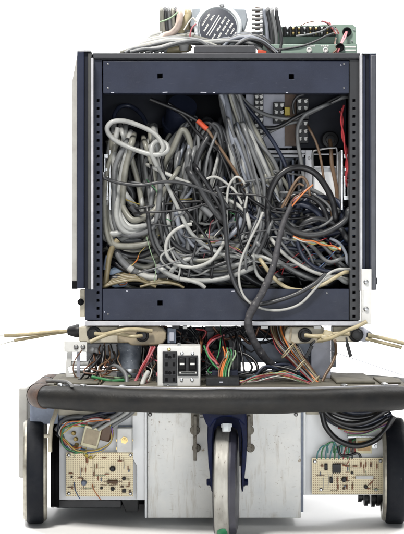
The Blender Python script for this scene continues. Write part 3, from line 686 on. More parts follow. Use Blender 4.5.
whisker('thin lilac-white wire tip of the upper left whisker', [(5, 335.2, -.01), (-4, 335.5, -.012)], .0011, W_WHT)
whisker('lower coiled tan whisker slanting down left from black collar', [(68, 331.5, .03), (50, 334, .02), (32, 337.5, .01), (14, 340.5, 0)], .0036, SPR, True)
whisker('thin white wire tip of the lower left whisker', [(15, 340.4, 0), (6, 343, -.002), (-4, 345.5, -.004)], .0012, W_WHT)
whisker('cream rope-like whisker running right from left grommet, twisted over its twin', [(95, 333.6, -.012), (104, 334.4, -.02), (114, 332, -.028), (126, 329.6, -.028), (137, 329.5, -.022), (152, 331, -.014)], .0042, K_CREAM)
whisker('cream rope-like whisker from grommet of tan block, its loose end hanging down left', [(142, 335.6, -.016), (134, 336.5, -.022), (124, 334.8, -.018), (113, 333.4, -.017), (102, 336.5, -.026), (90, 342, -.03)], .0040, K_CREAM)
whisker('cream rope-like whisker running right from grommet beside wire harness', [(305, 335.3, -.016), (315, 336.4, -.024), (326, 335.4, -.02), (336, 333.8, -.02), (350, 333.6, -.03)], .0044, K_CREAM)
whisker('cream whisker rising right past rack corner bracket', [(318, 340.5, -.02), (330, 338.5, -.036), (345, 331.5, -.046), (357, 326.5, -.052), (367, 321.5, -.055)], .0040, K_CREAM)
whisker('cream rod whisker sloping down right from right collar, upper of pair', [(368, 335, -.002), (385, 338.6, -.01), (410, 344.8, -.02)], .0040, K_CREAM)
whisker('cream rod whisker sloping down right from right collar, lower and shorter of pair', [(366, 338.6, .004), (384, 343.2, -.006), (402, 347.6, -.012)], .0036, K_CREAM)
for i, (x, y, a) in enumerate(((327, 331, 20), (329, 335, -25), (331, 338, 10))):
    pass
kn = MB().rbox(328, 334, 9, 7, 18, -.03, .012).rbox(331, 337, 7, 5, -25, -.034, .012).rbox(325, 337, 8, 4, -8, -.032, .012).build('tape_knot', K_CREAM, None, 0.002); tag(kn, 'crumpled cream tape knot binding the whiskers between two right socket blocks', 'tape')

# pedestal pieces
ped = thing('pedestal', 'dark steel pedestal frame carrying rack above deck, with see-through gap', 'pedestal', (0.04, 0.12, ZD))
MB().pbox(160, 228, 327, 363, 0.13, 0.006).build('rear_plate', NAVYD, ped)
MB().pbox(205, 241, 327, 371.5, 0.08, 0.03).build('column', DGREY, ped, 0.0015)
MB().pbox(241, 312, 341, 362.5, 0.10, 0.03).build('cross_bar', GBLUE, ped, 0.0015)
MB().pbox(241, 312, 326, 338, 0.12, 0.03).build('cross_bar', NAVYD, ped, 0.0015)
MB().pbox(241, 272, 338, 341, 0.095, 0.03).build('slide_rail', STEEL, ped, 0.0006)
MB().pbox(160, 206, 362, 378, 0.15, 0.006).build('rear_plate', NAVYD, ped)
MB().pbox(276, 312, 362.5, 378, 0.11, 0.01).build('rear_plate', GBLUE, ped)
MB().pbox(118, 160, 343, 372, 0.13, 0.006).build('rear_plate', NAVYD, ped)
MB().pbox(150, 160, 327, 376, 0.06, 0.02).build('column', DGREY, ped, 0.0015)
cp = thing('relay_plate', 'dark grey plate with two round black plugs under rack centre', 'plate', P(222, 370, 0.06))
MB().pbox(207, 240, 331, 370, 0.062, 0.006).pbox(226, 240, 329, 372, 0.058, 0.004).build('plate', DGREY, cp, 0.001)
for (x, y) in ((215, 344), (224, 344), (212, 343)): MB().lathe(P(x, y, .06), (0, -1, -.2), [(0, .011), (.012, .011), (.016, .008), (.022, .005)], 18).build('plug', BLACK, cp)
MB().pbox(227, 232, 347.5, 350.5, .055, .004).build('label_tag', WPLAS, cp)
mo = thing('drive_motor', 'blue-grey cylindrical motor housing standing on deck, left of outlet box', 'motor', P(128, 377, 0.0))
cc = P(129, 378, 0.03); 
MB().lathe(cc, (0, 0, 1), [(0, .022), (.004, .0245), (.010, .025), (.066, .025), (.071, .0235), (.074, .018), (.075, .008)], 32).build('housing', M('motor_enamel', (0.16, 0.18, 0.21), 0.5, 0.1, col2=(0.07, 0.085, 0.11), scale=70, spots=(0.32, 0.34, 0.36), spot_scale=110, spot_th=0.6), mo)
MB().lathe(cc + Vector((0, 0, .012)), (0, 0, 1), [(0, .0252), (.004, .0258), (.008, .0252)], 32).build('band', STEEL, mo)
dp = thing('left_gearbox', 'dull grey gearbox plate behind white two-screw bracket, under rack left', 'gearbox', P(102, 376, 0.04)); dp.name = 'gearbox'
MB().pbox(86, 118, 343.5, 366, 0.03, 0.06).build('plate', M('gearbox_grey', (0.20, 0.20, 0.205), 0.5, 0.4, scale=60, spots=(0.34, 0.33, 0.32), spot_scale=80), dp, 0.0015)
for (x, y) in ((91, 350), (96, 351)): MB().lathe(P(x, y, .03), (0, -1, 0), [(0, .007), (.002, .007), (.003, .003)], 16).build('screw', DSTEEL, dp)
wbk = thing('angle_bracket', 'white two-screw bracket with folded legs under rack left end', 'bracket', P(74, 377, 0))
MB().pbox(64, 87, 341, 352, 0.0, 0.004).build('plate', WPLAS, wbk, 0.0006)
for x in (76, 83): MB().lathe(P(x, 347, 0), (0, -1, 0), [(0, .0052), (.002, .005), (.0035, .003)], 14).build('screw', DSTEEL, wbk)
MB().prism([(67, 352), (72, 352), (71, 366), (67, 368), (69, 374), (74, 375), (74, 378), (66, 378), (65.5, 366)], 0.01, 0.012).build('leg', WPLAS, wbk, 0.0008)
MB().prism([(76.5, 352), (80, 352), (80, 380), (76.5, 380)], 0.012, 0.012).build('leg', LGREY, wbk, 0.0008)
MB().lathe(P(68, 363.5, 0.02), (1, 0, 0), [(0, .0065), (.004, .0065), (.004, .005), (.040, .005), (.040, .0062), (.046, .0062)], 18).build('spacer_rod', WPLAS, wbk)
MB().lathe(P(74, 370.5, 0.02), (1, 0, 0), [(0, .005), (.034, .005)], 18).build('spacer_rod', STEEL, wbk)
gb = thing('upright_box', 'pale grey-blue upright metal box under rack right, with a small vent', 'metal box', P(321, 380, 0.05)); gb.name = 'metal_box'
MB().pbox(311, 331, 338, 379, 0.045, 0.06).build('body', LGREY, gb, 0.0015)
MB().pbox(331.2, 336, 338, 367, 0.06, 0.004).build('flange', GREYT, gb, 0.0006)
MB().pbox(296, 311, 340, 356, 0.06, 0.04).build('side_box', GBLUE, gb, 0.001)

# outlet box
ob = thing('outlet_box', 'white metal box with black socket strip and two black rocker switches on deck', 'outlet box', P(179, 388, -0.12))
Yo = -0.135
MB().pbox(157.5, 200.5, 346.5, 389.5, Yo, 0.075).build('box', WPLAS, ob, 0.0018)
so = MB().pbox(162.5, 177, 351.5, 383.5, Yo - 0.004, 0.005).build('socket_strip', BLACK, ob, 0.001)
for y in (355.8, 364.5, 372.8, 379.8):
    for x in (165.2, 172.6): MB().pbox(x, x + 2.6, y - 2, y + 1.8, Yo - 0.0046, 0.001).build('socket_slot', BLKM, so)
for y in (357.5, 373): MB().lathe(P(169.7, y, Yo - .004), (0, -1, 0), [(0, .0034), (.0008, .0034), (.0002, .0026)], 14).build('socket_hole', BLKM, so)
for y in (354, 362, 370, 378):
    MB().pbox(163.8, 175.8, y + 4.6, y + 5.1, Yo - .0046, .001).build('rib', DGREY, so)
sp = MB().pbox(177.6, 198, 355.5, 376, Yo - 0.003, 0.004).build('switch_plate', BLACK, ob, 0.0008)
for x in (182, 192.5):
    MB().pbox(x - 4, x + 4, 357.5, 371.5, Yo - 0.0036, 0.002).build('switch_well', BLKM, sp)
    MB().hexa([P(x - 2.8, 370, Yo - .003), P(x + 2.8, 370, Yo - .003), P(x + 2.8, 370, Yo + .001), P(x - 2.8, 370, Yo + .001), P(x - 2.8, 358.5, Yo - .009), P(x + 2.8, 358.5, Yo - .009), P(x + 2.8, 358.5, Yo), P(x - 2.8, 358.5, Yo)]).build('switch_rocker', BLACK, sp, 0.0006)
    MB().pbox(x - 2.2, x + 2.2, 363, 365, Yo - 0.0075, 0.003).build('switch_mark', PRINT, sp)
MB().pbox(179.5, 196.5, 371.8, 373.6, Yo - 0.0045, 0.002).build('marking_strip', PRINT, sp)
MB().pbox(181, 195, 372.3, 373.1, Yo - 0.005, 0.002).build('marking_line', BLKM, sp)
for (x, y) in ((169, 349.4), (182, 353.4), (192.5, 353.4), (168, 386.2), (181.5, 379.8), (192, 379.8)): MB().lathe(P(x, y, Yo), (0, -1, 0), [(0, .0034), (.001, .0034), (.0022, .002)], 14).build('screw', STEEL if y > 350 else BRASS, ob)
MB().lathe(P(179, 346.5, Yo + .02), (0, 0, 1), [(0, .003), (.004, .003), (.005, .0045), (.007, .004)], 12).build('top_screw', STEEL, ob)
cb = thing('connector_box', 'black flat connector box with colourful wires entering its top, on deck centre', 'connector', P(222, 388, -0.13))
MB().pbox(206, 239.5, 377.5, 390, -0.135, 0.05).pbox(204.5, 241, 386, 390, -0.137, 0.054).build('box', BLACK, cb, 0.0012)
MB().pbox(219.5, 223, 381.6, 382.8, -0.1357, 0.001).build('marking', LGREY, cb)
bb = MB().pbox(212, 238, 371, 377, -0.08, 0.04).build('ribbon_connector', NAVYB, None, 0.001); tag(bb, 'blue connector bar lying behind black connector box', 'connector')
hk = thing('hanging_latch', 'grey-blue metal latch hanging under rack base, above outlet box', 'latch', P(172, 344, 0.0)); 
MB().pbox(167.5, 176, 328, 343.5, 0.0, 0.012).build('body', GBLUE, hk, 0.0008)
MB().pbox(169.5, 174, 332, 341, -0.003, 0.004).build('slot', LGREY, hk, 0.0004)
for (x0, x1) in ((183, 187), (172, 179), (261, 268), (314, 321)):
    o = MB().pbox(x0, x1, 326, 329, -.004, .02).build('base_clip', WPLAS if x0 != 172 else BLACK, rack)
for (x, y, lab) in ((309, 352, 'small black cable clip hanging from cord under rack, left of pale grey box'), (349, 350, 'small black plug dangling under right whisker mount')):
    o = MB().rbox(x, y, 3.4, 14, 28 if x < 320 else -16, -.01, .006).rbox(x + (4 if x < 320 else -2), y - 9, 2, 7, 40 if x < 320 else -10, -.008, .004).build('dangling_clip', BLACK, None, 0.0008); tag(o, lab, 'clip')
st = MB().tube(crom([P(326, 349, .0), P(350, 357.5, -.01), P(380, 367.5, -.02), P(420, 381, -.03)], 6), .0007, 6).build('string', LGREY, None); tag(st, 'thin grey string sloping down to the right over deck', 'string')
bag = MB().prism([(110, 268), (118, 266), (126, 271), (129, 280), (126, 287), (112, 288), (108, 278)], 0.07, 0.02).build('plastic_bag', PLBLUE, None, 0.006); tag(bag, 'pale blue plastic wrap peeking between cables at rack bottom left', 'plastic wrap')
# ------------------------------------------------------------------ cables
def cable(label, m, rpx, pts, name='cable', cat='cable', group=None, rough=0, n=10, per=7):
    """pts: (px, py, Y) ; real radius follows from rpx at the mean depth"""
    V = [P(*p) for p in pts]
    q = crom(V, per)
    if group in MASS:  # too deep to count: one mass
        if m.name not in TANGLE[1]: TANGLE[1].append(m.name)
        TANGLE[0].mat(TANGLE[1].index(m.name)).tube(q, rpx * S(sum(p[2] for p in pts) / len(pts)), n); return None
    r = rpx * S(sum(p[2] for p in pts) / len(pts))
    o = MB().tube(q, r, n).build(name, m, None, angle=80)
    return tag(o, label, cat, group)
MASS = ('cables at back of rack', 'rack floor cables', 'left hanging cables')
TANGLE = (MB(), [])
def C2(label, m, r, Y, xy, wob=0.012, tuck=0, over=0, **k):
    """traced cable: xy in px, depth Y with a gentle drift so that it lies over and under its neighbours"""
    n_ = len(xy); ph = rnd.uniform(0, 6.28)
    if isinstance(Y, tuple): Ys = [Y[0] + (Y[1] - Y[0]) * i / (n_ - 1) for i in range(n_)]
    else: Ys = [Y] * n_
    xy = list(xy)
    if xy[-1][0] >= 343 and 95 < xy[-1][1] < 290: xy.append((357, xy[-1][1] + 1)); Ys.append(Ys[-1] + .05); n_ += 1
    if xy[0][0] <= 103.5 and 95 < xy[0][1] < 290: xy.insert(0, (95, xy[0][1])); Ys.insert(0, Ys[0] + .04); n_ += 1
    if over:  # bends over backwards and hangs down behind
        x, y = xy[-1]; yy = Ys[-1]; e = 7 + r
        xy = list(xy) + [(x - .3, e + 1.5), (x - .4, e), (x - .4, e + 1.5), (x - .4, e + 12), (x - .2, 50)]; Ys = Ys + [yy + .004, yy + .022, yy + .04, yy + .05, yy + .055]; n_ += 5
    if tuck:  # both ends dive back into the tangle
        xy = [(xy[0][0] * 1.3 - xy[1][0] * .3, min(xy[0][1] * 1.3 - xy[1][1] * .3, 284))] + list(xy) + [(xy[-1][0] * 1.3 - xy[-2][0] * .3, min(xy[-1][1] * 1.3 - xy[-2][1] * .3, 284))]; Ys = [Ys[0] + tuck] + Ys + [Ys[-1] + tuck]
        n_ += 2
    return cable(label, m, r, [(x, y, yy + wob * math.sin(ph + i * 1.3)) for i, ((x, y), yy) in enumerate(zip(xy, Ys))], **k)

# --- left part of the rack
C2('light grey cable looped in a tilted ring at upper left of tangle', K_LIGHT, 2.5, .008, [(161, 153), (163, 146), (155, 134), (140, 126), (124, 121), (112, 122), (107, 129), (112, 138), (126, 146), (142, 152), (156, 155), (167, 151), (166, 144), (158, 141), (152, 146), (152, 155), (157, 166)], .006)
C2('dark navy cable looping up behind the light grey ring', K_NAVY, 2.2, .13, [(114, 132), (114, 116), (120, 107), (130, 106), (140, 113), (147, 126), (152, 150), (150, 190)], .01, tuck=.06)
C2('thick light grey cable hanging in a deep loop against left upright', K_LIGHT, 3.0, .045, [(118, 128), (114, 150), (116, 175), (124, 192), (136, 208), (141, 217), (128, 228), (114, 234), (104, 230), (102, 218), (107, 202), (116, 186)], .006)
C2('thick olive-grey cable dropping from ring into dark sleeve', K_OLIVE, 3.2, .055, [(112, 135), (113, 155), (119, 178), (127, 197), (137, 213)], .004)
C2('outer light grey loop lowest of the left coil', K_LIGHT, 2.6, .06, [(150, 205), (143, 222), (128, 236), (113, 242), (104, 237), (101, 224), (105, 208), (110, 190), (108, 160), (111, 140)], .006)
C2('dark grey shrink sleeve joint on left coil', K_DARK, 3.6, .035, [(131, 206), (136, 212), (140, 219)], 0, name='cable_sleeve', cat='cable sleeve')
C2('dark grey cable stretched level across left half of tangle', K_DARK, 1.8, .012, [(102, 177), (112, 181), (126, 184), (142, 185), (160, 182), (176, 182), (190, 185), (204, 190), (218, 196), (228, 207)], .003)
C2('long pale cable running diagonally from ring down to bottom centre', K_LIGHT, 2.1, .02, [(150, 148), (155, 160), (165, 181), (177, 206), (189, 230), (203, 244), (222, 254), (243, 257), (262, 257), (276, 264)], .003, tuck=.06)
C2('white cable arching from left bundle to centre right', K_WHITE, 2.1, .03, [(150, 166), (163, 172), (180, 180), (200, 187), (220, 196), (236, 204), (246, 213), (250, 228)], .004, tuck=.06)
C2('olive-grey cable hanging straight in left bundle, nearest front', K_OLIVE, 2.8, .05, [(128, 140), (132, 160), (138, 182), (142, 206), (144, 232)], .006, tuck=.06)
C2('pale cable hanging beside olive one in left bundle', K_LIGHT, 2.3, .05, [(122, 132), (128, 152), (136, 172), (141, 196), (143, 214)], .006, tuck=.06)
C2('black thick cable sagging under left coil to bottom', K_BLACK, 3.6, .05, [(108, 242), (118, 252), (134, 256), (150, 252), (162, 240), (170, 224), (172, 200)], .006)
C2('second black thick cable sagging inside the first under left coil', K_DARK, 3.2, .06, [(112, 236), (124, 247), (140, 248), (154, 240), (164, 226), (166, 205)], .006)
C2('thick grey cable with white band curling at bottom left', K_MID, 3.6, .05, [(117, 252), (121, 260), (129, 268), (140, 274), (156, 277), (170, 274)], .004, tuck=.06)
C2('white band on thick grey cable at bottom left', K_WHITE, 3.9, .047, [(128.5, 267.2), (132.5, 270.6)], 0, name='cable_band', cat='cable band')
C2('short white tag sleeve on a cable at bottom', K_WHITE, 3.4, .04, [(138, 273), (147, 277), (157, 278)], 0, name='cable_sleeve', cat='cable sleeve')
C2('olive taped cable standing upright in bottom left corner', K_TAN, 3.0, .035, [(105, 287), (107, 272), (109, 258), (113, 246), (118, 240)], .003)
C2('blue tape wrap on olive cable in bottom left corner', GBLUE, 3.6, .035, [(106, 270), (107.5, 262), (109, 256)], 0, name='tape_wrap', cat='tape')
for i in range(6):
    C2('tan rope strand of coil lying on rack floor at bottom left', K_TAN, 1.6, .02 + .008 * i, [(103, 287 - i * .6), (112, 284 - i * 1.4), (125, 281 - i * 1.6), (137, 280 - i * 1.2), (147, 283 - i * .4), (156, 287)], .002, group='tan rope coil strands')
for i in range(4):
    C2('tan rope strand of small coil at bottom, left of centre', K_TAN, 1.4, .02 + .008 * i, [(140, 287), (152, 284 - i), (166, 283 - i), (178, 285 - i * .5), (184, 288)], .002, group='small tan rope coil strands')
# --- centre
C2('black test lead with orange boot crossing top centre', K_BLACK, 2.0, .05, [(150, 99), (170, 107), (184, 113), (198, 121)], .003)
C2('orange connector boot on black lead at top centre', ORNG, 2.6, .046, [(197.5, 120.5), (201, 123.5), (204, 126.5), (207, 129)], 0, name='connector_boot', cat='connector')
C2('brown cord continuing from orange boot down to centre', K_BRN, 1.5, .045, [(207, 129), (213, 138), (220, 148), (228, 160), (238, 176), (246, 192)], .003)
C2('black cord beneath the orange booted lead', K_BLACK, 1.8, .055, [(168, 103), (186, 118), (196, 131), (208, 143), (219, 151), (228, 162), (236, 176), (243, 192)], .003)
C2('white thin wire arch left of centre, tallest of two', K_WHITE, 1.3, .022, [(228, 240), (227, 220), (227, 200), (229, 186), (236, 177), (243, 181), (247, 194), (245, 208)], .003)
C2('white thin wire arch left of centre, lower of two', K_WHITE, 1.4, .025, [(204, 186), (207, 179), (216, 177), (226, 183), (235, 191), (242, 204)], .003)
C2('white cable bent in a wide loop at lower centre', K_WHITE, 1.9, .016, [(192, 224), (183, 226), (173, 232), (167, 241), (166, 252), (171, 261), (181, 266), (195, 267), (209, 262), (219, 251), (225, 238), (226, 224)], .003)
C2('thin pale wire curling inside the wide white loop', K_LIGHT, 1.1, .02, [(169, 238), (170, 248), (175, 259), (180, 268), (178, 280)], .002)
for i, (a, b) in enumerate((((166, 260), (222, 230)), ((168, 266), (226, 238)), ((172, 272), (228, 247)))):
    C2(('highest', 'middle', 'lowest')[i] + ' of three thick blue-grey cables rising across lower centre', K_BLUEG, 3.2, .05 + .006 * i, [(a[0] - 10, a[1] + 12), a, ((a[0] + b[0]) / 2 - 4, (a[1] + b[1]) / 2 - 3), b, (b[0] + 16, b[1] - 14)], .003)
C2('pale cable lying nearly level under the wide white loop', K_LIGHT, 2.5, .03, [(170, 273), (178, 264), (190, 259), (204, 262), (222, 265), (240, 264), (256, 259)], .003, tuck=.06)
C2('pale cable along rack bottom lip, left of taped cable', K_LIGHT, 2.6, .025, [(160, 268), (172, 276), (186, 280), (204, 281), (222, 279), (238, 274), (252, 268)], .003, tuck=.06)
C2('short white cable end lying on rack bottom lip', K_WHITE, 2.2, .015, [(180, 279), (192, 281), (200, 284), (205, 288)], .001)
C2('dark cable hanging from centre down over bottom panel and back up right', K_DARK, 2.3, (-.008, -.016), [(216, 186), (222, 200), (225, 222), (227, 246), (229, 266), (236, 286), (245, 299), (258, 304), (276, 301), (296, 294), (314, 284), (326, 274)], .002)
C2('white wire hanging in long front loop over bottom panel', K_WHITE, 1.35, (-.01, -.014), [(263, 212), (258, 224), (249, 242), (242, 258), (239, 274), (241, 290), (249, 302), (264, 309), (282, 310), (300, 304), (314, 290), (326, 276), (336, 270), (346, 269)], .002)
C2('cream cable drooping over bottom lip right of taped cable', K_CREAM, 2.0, (.0, .01), [(262, 262), (274, 278), (288, 288), (304, 290), (322, 285), (336, 277), (346, 272)], .002, tuck=.06)
C2('white cable sloping down right above the cream one', K_WHITE, 1.8, .02, [(272, 240), (282, 252), (298, 264), (316, 273), (334, 277), (347, 279)], .003, tuck=.06)
C2('mid grey cable sloping down right beside the white one', K_MID, 2.4, .03, [(256, 242), (268, 254), (284, 265), (302, 275), (318, 280), (334, 278)], .003, tuck=.06)
C2('grey cable hooked in a small U right of lower centre', K_LIGHT, 1.7, .02, [(254, 256), (255, 268), (259, 277), (268, 282), (280, 280)], .002, tuck=.06)
C2('dark sleeve junction where cables meet at centre', K_DARK, 3.4, .018, [(190, 172), (198, 184), (206, 198), (214, 210), (222, 220)], .002, tuck=.06)
C2('black cord lying along dark sleeve junction at centre', K_BLACK, 2.4, .014, [(196, 168), (206, 182), (213, 194), (219, 204), (225, 216)], .002, tuck=.06)
C2('grey metal splice sleeve at tangle centre', K_MID, 3.6, .022, [(202, 206), (207, 211), (212, 216)], 0, name='cable_sleeve', cat='cable sleeve')
# taped cable in front
tp = [(294, 200, .02), (289, 210, .004), (283, 224, -.012), (279, 240, -.02), (276, 256, -.026), (271, 273, -.03), (263, 291, -.034), (255, 305, -.036), (249, 317, -.036), (249, 328, -.034), (255, 343, -.026), (264, 357, -.01), (276, 368, .01), (292, 373, .03)]
q = crom([P(*p) for p in tp], 10); nq = len(q)
rs = [(.0046 + .0032 * min(1, i / nq * 1.8)) * (1 + .07 * (((i * .31) % 1) - .5) + .05 * math.sin(i * .37) + .04 * math.sin(i * .83)) for i in range(nq)]
o = MB().tube(q, rs, 16).build('taped_cable', K_TAPE, None, angle=80); tag(o, 'thick cable wound in worn grey cloth tape, hanging down in front of rack', 'cable')
for i, (m_, dx) in enumerate(((W_PINK, 0), (W_WHT, 1.6), (W_BRN, -1.8), (W_ORG, 3))):
    C2(('pink', 'white', 'brown', 'orange')[i] + ' bare wire fanning out of taped cable top', m_, .8, .012 - .002 * i, [(291 + dx * .4, 206), (296 + dx, 198), (302 + dx * 1.6, 193 - dx), (307 + dx * 2, 189 - dx * 1.4)], .002, name='wire', cat='wire')
# --- right
C2('thick black cable arching high at right centre', K_BLACK, 3.2, .03, [(268, 222), (268, 205), (271, 190), (278, 177), (289, 169), (303, 168), (316, 174), (326, 187), (333, 202), (336, 220)], .004, tuck=.06)
C2('black cable bunched low left of cream plate, upper', K_BLACK, 2.8, .035, [(280, 206), (290, 197), (303, 195), (315, 199), (324, 209), (329, 224)], .004, tuck=.06)
C2('navy cable bunched low left of cream plate, lower', K_NAVY, 2.6, .045, [(278, 214), (292, 205), (306, 206), (318, 214), (324, 226)], .004, tuck=.06)
C2('thick dark grey cable bowed across right, touching right upright', K_DARK, 3.1, .012, [(284, 222), (294, 231), (308, 235), (324, 233), (338, 226), (347, 218), (349, 210)], .003)
C2('dark grey cable arched just above the bowed thick one', K_DARK, 2.9, .03, [(300, 230), (306, 222), (316, 219), (330, 222), (342, 230), (348, 240)], .004)
C2('brown ribbon wire bent over black arch', K_BRN, 1.4, .018, [(282, 208), (288, 196), (294, 184), (301, 177), (307, 182), (310, 196)], .002)
C2('tan brown wire running beside brown ribbon wire', K_BRN, 1.2, .02, [(285, 206), (292, 192), (298, 184), (304, 186)], .002)
C2('navy cable dropping from top to arch between fan and terminal blocks', K_NAVY, 2.0, .07, [(236, 92), (246, 106), (260, 123), (274, 143), (284, 162), (290, 182), (290, 200)], .004)
C2('grey cable crossing terminal panel from upper left to right upright', K_MID, 1.9, .08, [(238, 92), (248, 104), (262, 113), (280, 118), (298, 118), (316, 110), (332, 102), (346, 97)], .004)
C2('black cable strung above grey one near right upright', K_BLACK, 2.0, .075, [(262, 128), (278, 127), (298, 116), (318, 107), (336, 98), (348, 94)], .004)
C2('grey cable bending down past terminal blocks into card cage', K_MID, 2.0, .07, [(328, 104), (314, 110), (304, 116), (298, 127), (298, 143), (301, 160), (304, 182), (302, 200)], .003, tuck=.06)
C2('thin grey cable slanting under yellow relay', K_MID, 1.6, .085, [(264, 135), (276, 129), (288, 124), (302, 121)], .002)
C2('slim brown cord falling from terminal blocks down the cream plate', K_BRN, 1.3, .08, [(309, 128), (316, 142), (321, 160), (324, 180), (330, 205), (334, 225)], .003, tuck=.06)
C2('grey cable hooked at top edge above terminal blocks', K_DARK, 1.4, .09, [(304, 94), (297, 97), (293, 104), (294, 114)], .002)
for i in range(3):
    C2(('outer', 'middle', 'inner')[i] + ' red wire down the right upright', W_RED, .9, .03 + .004 * i, [(344 - i * 2, 105 + i * 3), (341 + i, 120), (344 - i, 136), (345 + i, 150), (348 - i, 166), (347, 178 + i * 4)], .002, name='wire', cat='wire')
for i, (m_, nm) in enumerate(((W_ORG, 'orange'), (W_WHT, 'white'), (W_LGRN, 'pale green'), (W_YEL, 'yellow'))):
    C2(nm + ' wire in short twisted bundle at right, above bottom lip', m_, .9, .012 + .002 * i, [(293, 236 + i), (303, 240 - i * .6 + (i % 2) * 2), (313, 241 + i), (323, 245 - i), (333, 246 + i * 1.3), (341, 250 - i)], .002, name='wire', cat='wire')
C2('navy cable curving into right upright near bottom', K_NAVY, 2.0, .02, [(296, 232), (300, 250), (310, 264), (326, 271), (348, 272)], .003)
C2('pale lilac wire bent down at right upright', K_BLUEG, 1.6, .02, [(330, 238), (340, 244), (346, 254), (348, 264)], .002)
C2('grey cable end lying across right of bottom lip', K_LIGHT, 2.6, .02, [(318, 283), (328, 279), (338, 277), (346, 282)], .002)

# --- bundles too alike to tell apart
def bundle(label, group, n_, mats, rr_, Yr, fn, **k):
    for i in range(n_):
        C2(label, rnd.choice(mats), rnd.uniform(*rr_), rnd.uniform(*Yr), fn(i, n_), .01, group=group, **k)
J = lambda a: rnd.uniform(-a, a)
def f_left(i, n_):
    x = 110 + 44 * i / n_ + J(3); t = 132 + J(14); return [(x + 2 + J(3), t + 14), (x + 2, t + 24), (x + 1 + J(5), 172 + J(8)), (x + 3 + J(8), 205 + J(8)), (x + J(10), 232 + J(8)), (x - 6 + J(8), 246 + J(5))]
def f_u(i, n_):
    a = 104.5 + 20 * i / n_ + J(1.5); yb = 250 - 34 * i / n_ + J(3); w_ = 56 - 22 * i / n_ + J(5)
    return [(a + 8 + J(5), 142 + J(8)), (a + 4 + J(2), 168), (a + J(2), 200), (a + 2, yb - 12), (a + 12, yb), (a + w_ - 8, yb - 6), (a + w_, 200 + J(5)), (a + w_ - 1 + J(3), 168), (a + w_ - 6 + J(4), 140 + J(6))]
bundle('grey or olive cable in the nested U-shaped coil at left of tangle', 'left coil cables', 12, [K_OLIVE, K_LIGHT, K_MID, K_OLIVE, K_LIGHT], (2.6, 3.4), (.03, .075), f_u, tuck=.04)
bundle('grey or olive cable hanging in the packed left bundle, behind the loops', 'left hanging cables', 16, [K_OLIVE, K_DARK, K_MID, K_BLACK, K_MID], (2.0, 3.4), (.07, .15), f_left, tuck=0)  # darker jackets mixed in to paint shade behind the loops
def f_cen(i, n_):
    x = 168 + 60 * i / n_ + J(4); top = 126 + J(9)
    return [(x - 10 + J(4), 205 + J(20)), (x - 9 + J(3), 170 + J(8)), (x - 3 + J(3), top + 18), (x + 8 + J(4), top), (x + 17 + J(4), top + 10), (x + 18 + J(6), 165 + J(10)), (x + 16 + J(10), 205 + J(10)), (x + 8 + J(12), 240 + J(10))]
bundle('grey cable in the hanging hank of loops at rack centre', 'centre hank cables', 28, [K_MID, K_LIGHT, K_OLIVE, K_DARK, K_LIGHT, K_DARK], (1.9, 3.3), (.055, .14), f_cen, tuck=0.05)
def f_fan(i, n_):
    u = i / n_; x = 220 + 18 * u
    return [(x + J(3), 91), (x + 4 + 6 * u + J(2), 112), (x + 8 + 14 * u + J(3), 136), (x + 12 + 26 * u + J(4), 164), (x + 16 + 36 * u + J(6), 192), (x + 16 + 44 * u + J(8), 222), (x + 10 + 50 * u + J(10), 246)]
bundle('grey cable in the fan spreading down from rack top centre', 'fanned cables', 28, [K_BLUEG, K_BLUEG, K_LIGHT, K_MID, K_MID, K_OLIVE], (1.5, 2.8), (.05, .13), f_fan)
def f_dk(i, n_):
    y = 200 + 78 * i / n_
    return [(240 + J(10), y - 8 + J(8)), (262 + J(6), y + J(8)), (285 + J(6), y + 6 + J(10)), (308 + J(6), y + J(14)), (330 + J(6), y + 2 + J(12)), (346, y + J(10))]
bundle('dark or grey cable in the black mass at lower right of rack', 'lower right dark cables', 28, [K_BLACK, K_DARK, K_NAVY, K_DARK, K_MID], (1.8, 3.2), (.05, .13), f_dk, tuck=0.06)
def f_low(i, n_):
    y = 232 + 52 * i / n_
    return [(112 + J(8), y + J(6)), (140 + J(6), y + 4 + J(10)), (168 + J(6), y + J(10)), (196 + J(6), y - 8 + J(10)), (226 + J(6), y - 6 + J(10)), (252 + J(8), y + J(12)), (276 + J(8), y + 4 + J(8))]
bundle('grey cable lying level in the heap along rack floor', 'rack floor cables', 34, [K_MID, K_DARK, K_DARK, K_OLIVE, K_BLACK], (2.0, 3.6), (.055, .14), f_low, tuck=0.08)  # mostly dark jackets, so the shade between cables is in their colour
def f_rand(i, n_):
    x, y = rnd.uniform(150, 300), rnd.uniform(180, 262); a = rnd.uniform(0, 6.28); r_ = rnd.uniform(16, 34); sq = rnd.uniform(.35, .8); t = rnd.uniform(-.5, 1.2)
    pts = [(r_ * math.cos(a + k * .6) * (1 + .12 * k) + J(2), r_ * sq * math.sin(a + k * .6) + J(2)) for k in range(6)]
    return [(max(106, min(346, x + u * math.cos(t) - v * math.sin(t))), max(160, min(y + u * math.sin(t) + v * math.cos(t), 284))) for u, v in pts]
bundle('slim grey cable curled loosely over the middle of tangle', 'loose grey curls', 8, [K_LIGHT, K_MID, K_LIGHT, K_BLUEG], (.9, 1.6), (.02, .06), f_rand, tuck=0.1)
bundle('slim dark cable curled loosely over the middle of tangle', 'loose dark curls', 5, [K_BLACK, K_DARK, K_NAVY], (1.2, 2.0), (.02, .07), f_rand, tuck=0.1)
def f_coil(i, n_):
    cx, cy = 212 + J(9), 212 + J(8); rx, ry = 34 + 28 * i / n_ + J(3), 36 + 34 * i / n_ + J(4); a0 = rnd.uniform(-.5, .3); a1 = rnd.uniform(2.9, 4.0)
    return [(cx + rx * math.cos(a0 + (a1 - a0) * k / 7) + J(1.5), min(cy + ry * math.sin(a0 + (a1 - a0) * k / 7) + J(1.5), 285)) for k in range(8)]
